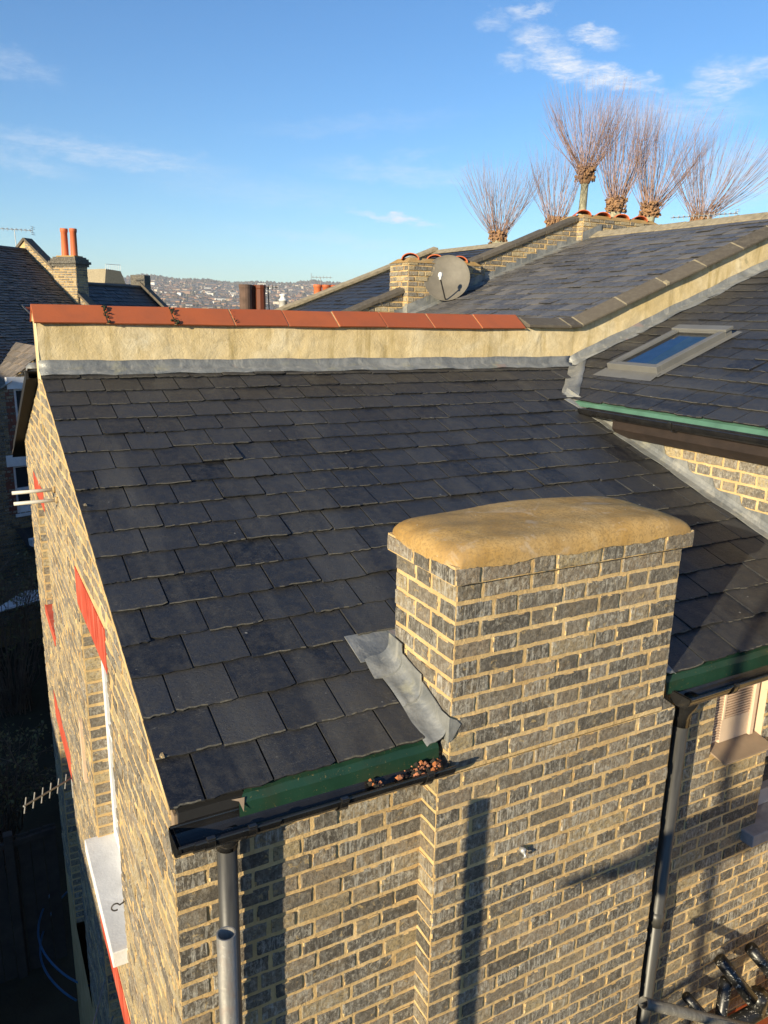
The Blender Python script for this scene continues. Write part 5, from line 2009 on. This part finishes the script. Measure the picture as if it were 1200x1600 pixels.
far_terrace('brick terrace across the gardens to the left, low roofed', -15, -16, 1.8, 1.75)
far_terrace('brick terrace across the gardens to the left, tall roofed', -15, 2.0, 34, 4.3)

# ============================================================= POLLARDED TREES
def pollard(label, base, kn, kr, shoots, n, seed, trunk_r=.28, extra=0):
    """shoots: (spread_left, spread_right, length) in metres, in the plane roughly square to the view"""
    r = random.Random(seed)
    t = thing('pollarded_tree', label, 'tree', (base[0], base[1], base[2]), 'pollarded trees behind the roofs')
    K = Vector(kn)
    side = V3(.875, -.48, 0).normalized()
    dep = V3(.48, .875, 0).normalized()
    mb = MB()
    B = Vector(base)
    m1 = B.lerp(K, .5) + side * r.uniform(-.2, .2)
    mb.tube([B, m1, K - V3(0, 0, .5), K], [trunk_r * 1.6, trunk_r * 1.1, trunk_r * .72, trunk_r * .9], 12)
    mb.build('trunk', M['bark'], t, smooth=True)
    # knuckle: swollen, bristly head
    mb = MB()
    for k in range(int(420 * kr)):
        a = r.random() * 6.283
        rr = kr * (r.random() ** .5)
        p = K + side * math.cos(a) * rr * .8 + dep * math.sin(a) * rr * .8 + V3(0, 0, r.uniform(-.5, .55) * kr)
        q = r.uniform(.04, .10)
        n1 = V3(r.gauss(0, 1), r.gauss(0, 1), r.gauss(0, 1)).normalized()
        n2 = n1.cross(V3(r.gauss(0, 1), r.gauss(0, 1), r.gauss(0, 1))).normalized()
        n3 = n1.cross(n2)
        mb.add([p + n1 * q, p + n2 * q, p - n1 * q * .9, p - n2 * q, p + n3 * q * .7], [(0, 1, 4), (1, 2, 4), (2, 3, 4), (3, 0, 4), (0, 3, 2, 1)])
    mb.lathe([(.001, -1.05 * kr), (.40 * kr, -.7 * kr), (.62 * kr, 0), (.5 * kr, .3 * kr), (.001, .45 * kr)], K, 9)
    mb.build('knuckle', M['knuckle'], t)
    mb = MB()
    for k in range(int(n * 2.0)):
        f = r.uniform(-1, 1)
        sp = (shoots[0] if f < 0 else shoots[1]) * f * 1.32 + r.gauss(0, .16)
        L = 1.06 * shoots[2] * r.uniform(.5, 1.0) ** .8 * (1 - .12 * abs(f) ** 2)
        dd = r.uniform(-1, 1) * .5 * abs(shoots[0] + shoots[1]) * .5
        s0 = K + side * (f * kr * .45 + r.uniform(-.25, .25) * kr) + dep * r.uniform(-.5, .5) * kr + V3(0, 0, r.uniform(-.15, .4) * kr)
        end = K + side * sp + dep * dd + V3(0, 0, L)
        wob = side * r.gauss(0, .07) + dep * r.gauss(0, .07)
        pts = []
        for i in range(6):
            g = i / 5
            # shoots leave sideways then turn up
            p = s0.lerp(end, g) + side * sp * .07 * math.sin(math.pi * g) + side * r.gauss(0, .022) + wob * math.sin(g * 3.6) + V3(0, 0, r.gauss(0, .012))
            pts.append(p)
        w = r.uniform(.006, .0115)
        mb.tube(pts, [w, w * .85, w * .7, w * .55, w * .4, w * .22], 4, 0, 0, False)
        if r.random() < .8:
            i = r.choice((2, 3))
            p = pts[i]
            e = p + (pts[5] - p) * .75 + side * r.uniform(-.3, .3) + dep * r.uniform(-.2, .2)
            mb.tube([p, p.lerp(e, .5) + side * r.uniform(-.05, .05), e], [w * .5, w * .4, w * .18], 3, 0, 0, False)
    mb.build('crown', M['twig'], t)
    return t


# knuckle positions from the survey (depth 30 m from the viewer)
pollard('leftmost pollarded tree, low head with upright bare shoots', (18.6, 23.9, -6), (18.45, 23.75, 4.50), .45, (1.35, 1.25, 3.1), 66, 11)
pollard('small pollarded tree behind the left end of the raking coping', (20.4, 22.8, -6), (20.40, 22.75, 5.05), .5, (1.0, .85, 3.1), 46, 12)
pollard('tallest pollarded tree, its pale trunk showing above the chimney', (21.6, 22.6, -6), (21.55, 22.55, 6.95), .47, (1.35, 1.25, 3.4), 84, 13, .20)
pollard('pollarded tree right of the pale trunk, head just over the red tiles', (22.6, 21.9, -6), (22.60, 21.85, 5.85), .5, (1.0, 1.15, 4.3), 78, 14)
pollard('pollarded tree with a wide fan of shoots above the chimney end', (23.7, 21.3, -6), (23.75, 21.20, 5.68), .5, (.95, 1.9, 4.1), 80, 15)
pollard('rightmost pollarded tree, shoots leaning out to the right', (25.3, 20.2, -6), (25.40, 20.15, 5.30), .45, (1.1, 2.7, 3.7), 74, 16)

# ============================================================= GARDEN
def plank_fence():
    t = thing('garden_fence', 'dark timber garden fence in deep shade at the lower left', 'fence', (-.5, 7.2, -6.5))
    mb = MB()
    z = -4.6
    A, B_ = V3(-2.6, 6.6, z), V3(.02, 6.9, z)
    n = 18
    for i in range(n):
        p = A.lerp(B_, (i + .5) / n)
        h = (.05 if i > 10 else 0) - .08 * (i % 5 == 3)
        mb.box(p.x - .066, p.x + .066, p.y - .01, p.y + .01, -6.5, z + h)
    mb.build('fence_board', M['fence'], t)
    for f in (.02, .52, .80):
        p = A.lerp(B_, f)
        mb = MB()
        mb.box(p.x - .05, p.x + .05, p.y - .07, p.y + .03, -6.5, z + .12)
        mb.build('post', M['fence'], t)
    mb = MB()
    mb.bar(A + V3(0, -.03, -.02), B_ + V3(0, -.03, -.02), .05, .07)
    mb.build('rail', M['fence'], t)


plank_fence()


def shrub(label, c, r, h, n, seed, leafy=1.0):
    g = random.Random(seed)
    t = thing('garden_shrub', label, 'shrub', (c[0], c[1], -6.5), 'shrubs in the garden')
    mb = MB()
    lf = MB()
    for k in range(n):
        a = g.random() * 6.283
        s = V3(c[0] + math.cos(a) * .15, c[1] + math.sin(a) * .15, -6.5)
        rad = r * g.random() ** .5
        e = V3(c[0] + math.cos(a) * rad, c[1] + math.sin(a) * rad, c[2] + g.uniform(-.6, 0) * h * (rad / r))
        pts = [s.lerp(e, i / 4) + V3(g.gauss(0, .07), g.gauss(0, .07), g.gauss(0, .05)) + V3(0, 0, .25 * math.sin(math.pi * i / 4)) for i in range(5)]
        mb.tube(pts, [.014, .011, .008, .006, .003], 4, 0, 0, False)
        for q in range(4):
            i = g.choice((2, 3, 4))
            p = pts[i]
            d = V3(g.gauss(0, .28), g.gauss(0, .28), g.gauss(.12, .22))
            mb.tube([p, p + d * .5 + V3(0, 0, .04), p + d], [.005, .004, .002], 3, 0, 0, False)
            for w in range(int(3 * leafy + g.random())):
                c2 = p + d * g.uniform(.4, 1.1) + V3(g.gauss(0, .05), g.gauss(0, .05), g.gauss(0, .05))
                z = g.uniform(.018, .04)
                n1 = V3(g.gauss(0, 1), g.gauss(0, 1), g.gauss(0, 1)).normalized() * z
                n2 = n1.cross(V3(g.gauss(0, 1), g.gauss(0, 1), 1)).normalized() * z * .6
                lf.add([c2 - n1, c2 + n2, c2 + n1, c2 - n2], [(0, 1, 2, 3)], 0, g.random())
    mb.build('branches', M['shrub'], t)
    lf.build('leaves', M['shrubleaf'], t)


shrub('sparse brown shrub with olive leaves below the white windows', (-.15, 14.0, -3.35), 1.15, 2.6, 70, 21, 1.6)
shrub('bare twiggy shrub at the left edge beneath the lean-to', (-.75, 16.3, -3.4), 1.2, 2.4, 50, 22, .3)
shrub('dark leafy shrub low beside the fence', (-.75, 9.2, -4.4), .9, 2.0, 60, 23, 2.0)

# hose
mb = MB()
pts = []
for i in range(60):
    t_ = i / 59
    a = 2.1 + t_ * 8.6
    pts.append(V3(.12 + .42 * math.cos(a), 6.3 + .9 * math.sin(a) + .1 * t_, -5.55 - .45 * t_ + .12 * math.sin(a * 2)))
mb.tube(pts, .012, 8)
tag(mb.build('garden_hose', M['hose'], None, smooth=True), 'loops of blue hose hanging in the shaded garden below the gable', 'hose')
# aerial lying at the neighbour's wall, pale, in shade
t = thing('tv_aerial', 'pale TV aerial reaching out from the gable low over the shaded garden', 'aerial', (XG, 3.78, -2.1))
mb = MB()
A, B_ = V3(XG + .0, 3.80, -2.11), V3(-.355, 3.30, -1.94)
mb.tube([A, B_], .007, 6)
for i in range(6):
    p = B_.lerp(A, .03 + i * .165)
    d = V3(.012, .03, .045)
    mb.tube([p - d, p + d], .005, 5)
mb.build('antenna', M['darkmetal2'], t)
mb = MB()
mb.tube([A, A + V3(.0, .0, -.18)], .011, 6)
mb.build('mast', M['metal'], t)

# ============================================================= GROUND, HILLS, CITY
def terr(x, y):
    d = math.hypot(x, y)
    a = math.degrees(math.atan2(x, y))
    if d < 45: return -6.5
    z = -6.5 - 30 * min(1, (d - 45) / 400.0) ** .8
    if d > 900:
        f = min(1.0, (d - 900) / 2700.0)
        h = (172 - .35 * (a - 8) + 7 * math.sin(a * .55 + 1) + 4 * math.sin(a * 1.7)) * (f ** 1.25)
        z += h * .93
    if d > 3700: z -= (d - 3700) * .05
    z += 2.5 * math.sin(x * .011 + 1) * math.sin(y * .013) * min(1, d / 800)
    return z


mb = MB()
rads = [0, 10, 20, 30, 45, 60, 80, 110, 160, 230, 330, 450, 600, 800, 1000, 1250, 1500, 1750, 2000, 2250, 2500, 2750, 3000, 3200, 3400, 3600, 3800, 4000]
na = 144
vs = [(0, 0, -6.5)]
for r in rads[1:]:
    for k in range(na):
        a = 2 * math.pi * k / na
        x, y = r * math.sin(a), r * math.cos(a)
        vs.append((x, y, terr(x, y)))
fs = [(0, 1 + (k + 1) % na, 1 + k) for k in range(na)]
for i in range(len(rads) - 2):
    for k in range(na):
        a, b = 1 + i * na + k, 1 + i * na + (k + 1) % na
        fs.append((a, b, b + na, a + na))
mb.add(vs, fs)


def _gr(B):
    v = B.obj()
    c = B.ramp(B.noise(.012, v, 6, .7), [(.3, (.030, .034, .020)), (.5, (.055, .050, .034)), (.7, (.085, .070, .052))])
    c = B.mix(B.ramp(B.noise(1.5, v, 4), [(.4, 0), (.7, .5)]), c, (.022, .018, .013))
    return dict(c=c, r=.95, s=.1, n=B.bump(B.noise(3, v, 5, .7), .5, .1))


gr = mb.build('ground', material('gardens_and_hillside', _gr), None, smooth=True)
gr['kind'] = 'structure'

wallcols = [(.62, .52, .40), (.75, .71, .64), (.36, .22, .14), (.30, .18, .12), (.50, .37, .24), (.80, .79, .76)]
roofcols = [(.11, .105, .11), (.17, .10, .07), (.09, .085, .09)]
wm = [simple('far_wall', c, .9, .15, .2, 0, spec=.1) for c in wallcols]
rm = [simple('far_roof', c, .9, .2, .2, 0, spec=.1) for c in roofcols]
protos = []
for i in range(8):
    w, l, h, rh = [(8, 9, 6.5, 3), (12, 8, 6, 3.2), (22, 9, 7, 3.2), (30, 9, 7.5, 3), (9, 9, 8, 3.5), (16, 12, 11, .4), (34, 12, 15, .4), (14, 9, 8, 3)][i]
    mb = MB()
    mb.box(-w / 2, w / 2, -l / 2, l / 2, -6, h, i % 6 and 0)
    mb.add([(-w / 2 - .3, -l / 2 - .3, h), (w / 2 + .3, -l / 2 - .3, h), (w / 2 + .3, 0, h + rh), (-w / 2 - .3, 0, h + rh), (-w / 2 - .3, l / 2 + .3, h), (w / 2 + .3, l / 2 + .3, h)], [(0, 1, 2, 3), (3, 2, 5, 4), (0, 3, 4), (1, 5, 2)], 1)
    for q in range(int(w / 3)):
        for zf in (1.2, 4.2):
            mb.box(-w / 2 + 1 + q * 3, -w / 2 + 2 + q * 3, -l / 2 - .08, -l / 2 + .1, zf, zf + 1.6, 2)
    protos.append(mb)
pm = []
for i, mb in enumerate(protos):
    o = mb.build('distant_house', [wm[[0, 1, 4, 2, 5, 1, 0, 3][i]], rm[i % 3], M['glass']], None)
    pm.append(o)
r = random.Random(99)
placed = 0
spots = []
while len(spots) < 300:
    d = 550 + 3050 * (r.random() ** .75)
    a = 8.3 + r.random() * 22.5
    if len(spots) < 24: d = r.uniform(350, 700)
    spots.append((d, a))
kinds = ['pale rendered', 'white painted', 'long buff brick', 'long dark brick', 'tall white', 'flat roofed pale', 'large flat roofed cream', 'plain red brick']
for i, (d, a) in enumerate(spots):
    k = r.choices(range(8), [5, 5, 5, 5, 2, 1, .7, 4])[0]
    if i < 8:
        o = pm[i]; k = i
    else:
        o = pm[k].copy()
        COL.objects.link(o)
    x, y = d * math.sin(R_(a)), d * math.cos(R_(a))
    o.location = (x, y, terr(x, y) + 1)
    o.rotation_euler = (0, 0, R_(-a) + r.choice((0, 0, .3, -.4, 1.2)) + r.uniform(-.15, .15))
    s = r.uniform(.9, 1.35)
    o.scale = (s, s, s)
    zone = 'right of the shaded roof' if a < 12.5 else ('above the third ridge tile' if a < 17 else ('left of the dark pots' if a < 20.5 else ('behind the dark pots' if a < 23 else ('right of the white flue' if a < 26 else 'near the orange pots'))))
    band = 'low on' if d < 1300 else ('half up' if d < 2500 else 'high on')
    tag(o, 'tiny %s house %s the far hill, %s' % (kinds[k], band, zone), 'house', 'houses on the distant hillside')
# the rest of the city, too many and too small to tell apart
mb = MB()
for i in range(2600):
    d = 500 + 3150 * (r.random() ** .7)
    a = 6 + r.random() * 28
    x, y = d * math.sin(R_(a)), d * math.cos(R_(a))
    z = terr(x, y)
    w, l, h = r.uniform(7, 34), r.uniform(7, 10), r.uniform(6, 9.5)
    yaw = R_(-a) + r.choice((0, .25, -.3, 1.1)) + r.uniform(-.1, .1)
    mb.xf = Matrix.Translation((x, y, z)) @ Matrix.Rotation(yaw, 4, 'Z')
    m_ = r.choice((0, 1, 2, 2, 3, 3, 4))
    mb.box(-w / 2, w / 2, -l / 2, l / 2, -6, h, m_)
    mb.add([(-w / 2, -l / 2 - .3, h), (w / 2, -l / 2 - .3, h), (w / 2, 0, h + 3), (-w / 2, 0, h + 3), (-w / 2, l / 2, h), (w / 2, l / 2, h)], [(0, 1, 2, 3), (3, 2, 5, 4), (0, 3, 4), (1, 5, 2)], 5 + r.choice((0, 1, 2)))
tag(mb.build('city_buildings', wm[:5] + rm), 'mass of tiny terraces covering the distant hillside', 'buildings', None, 'stuff')
mb = MB()
for i in range(5200):
    d = 450 + 3300 * (r.random() ** .8)
    a = 5 + r.random() * 30
    if r.random() < .25: d = r.uniform(3350, 3720)
    x, y = d * math.sin(R_(a)), d * math.cos(R_(a))
    z = terr(x, y)
    s = r.uniform(3, 7.5)
    if d > 3300: s *= 1.3
    p = []
    for k in range(2):
        n_ = 6
        for q in range(n_):
            t_ = 6.283 * q / n_ + k * .5
            p.append((x + math.cos(t_) * s * r.uniform(.7, 1.1) * (1 - .35 * k), y + math.sin(t_) * s * r.uniform(.7, 1.1) * (1 - .35 * k), z + s * (.5 + 1.0 * k) + r.uniform(-.3, .3) * s))
    p.append((x, y, z + s * 2.1))
    mb.add(p, [(q, (q + 1) % 6, 6 + (q + 1) % 6, 6 + q) for q in range(6)] + [(6 + q, 6 + (q + 1) % 6, 12) for q in range(6)], 0, r.random())
mb.xf = None
tag(mb.build('distant_trees', simple('winter_trees', (.095, .080, .058), .95, .4, .02, 0, spec=.1)), 'bare winter trees between the houses on the far hill', 'trees', None, 'stuff')

# air between here and the far hill
mb = MB()
mb.box(-4200, 4200, -4200, 4200, -260, 200)
hz = tag(mb.build('haze', material('haze', None), None), 'thin pale haze over the city and hill', 'haze', None, 'stuff')
hm = hz.data.materials[0]
hm.node_tree.nodes.clear()
ho = hm.node_tree.nodes.new('ShaderNodeOutputMaterial')
hv = hm.node_tree.nodes.new('ShaderNodeVolumePrincipled')
hv.inputs['Color'].default_value = (.86, .92, 1.0, 1)
hv.inputs['Density'].default_value = .00013
hm.node_tree.links.new(hv.outputs[0], ho.inputs['Volume'])
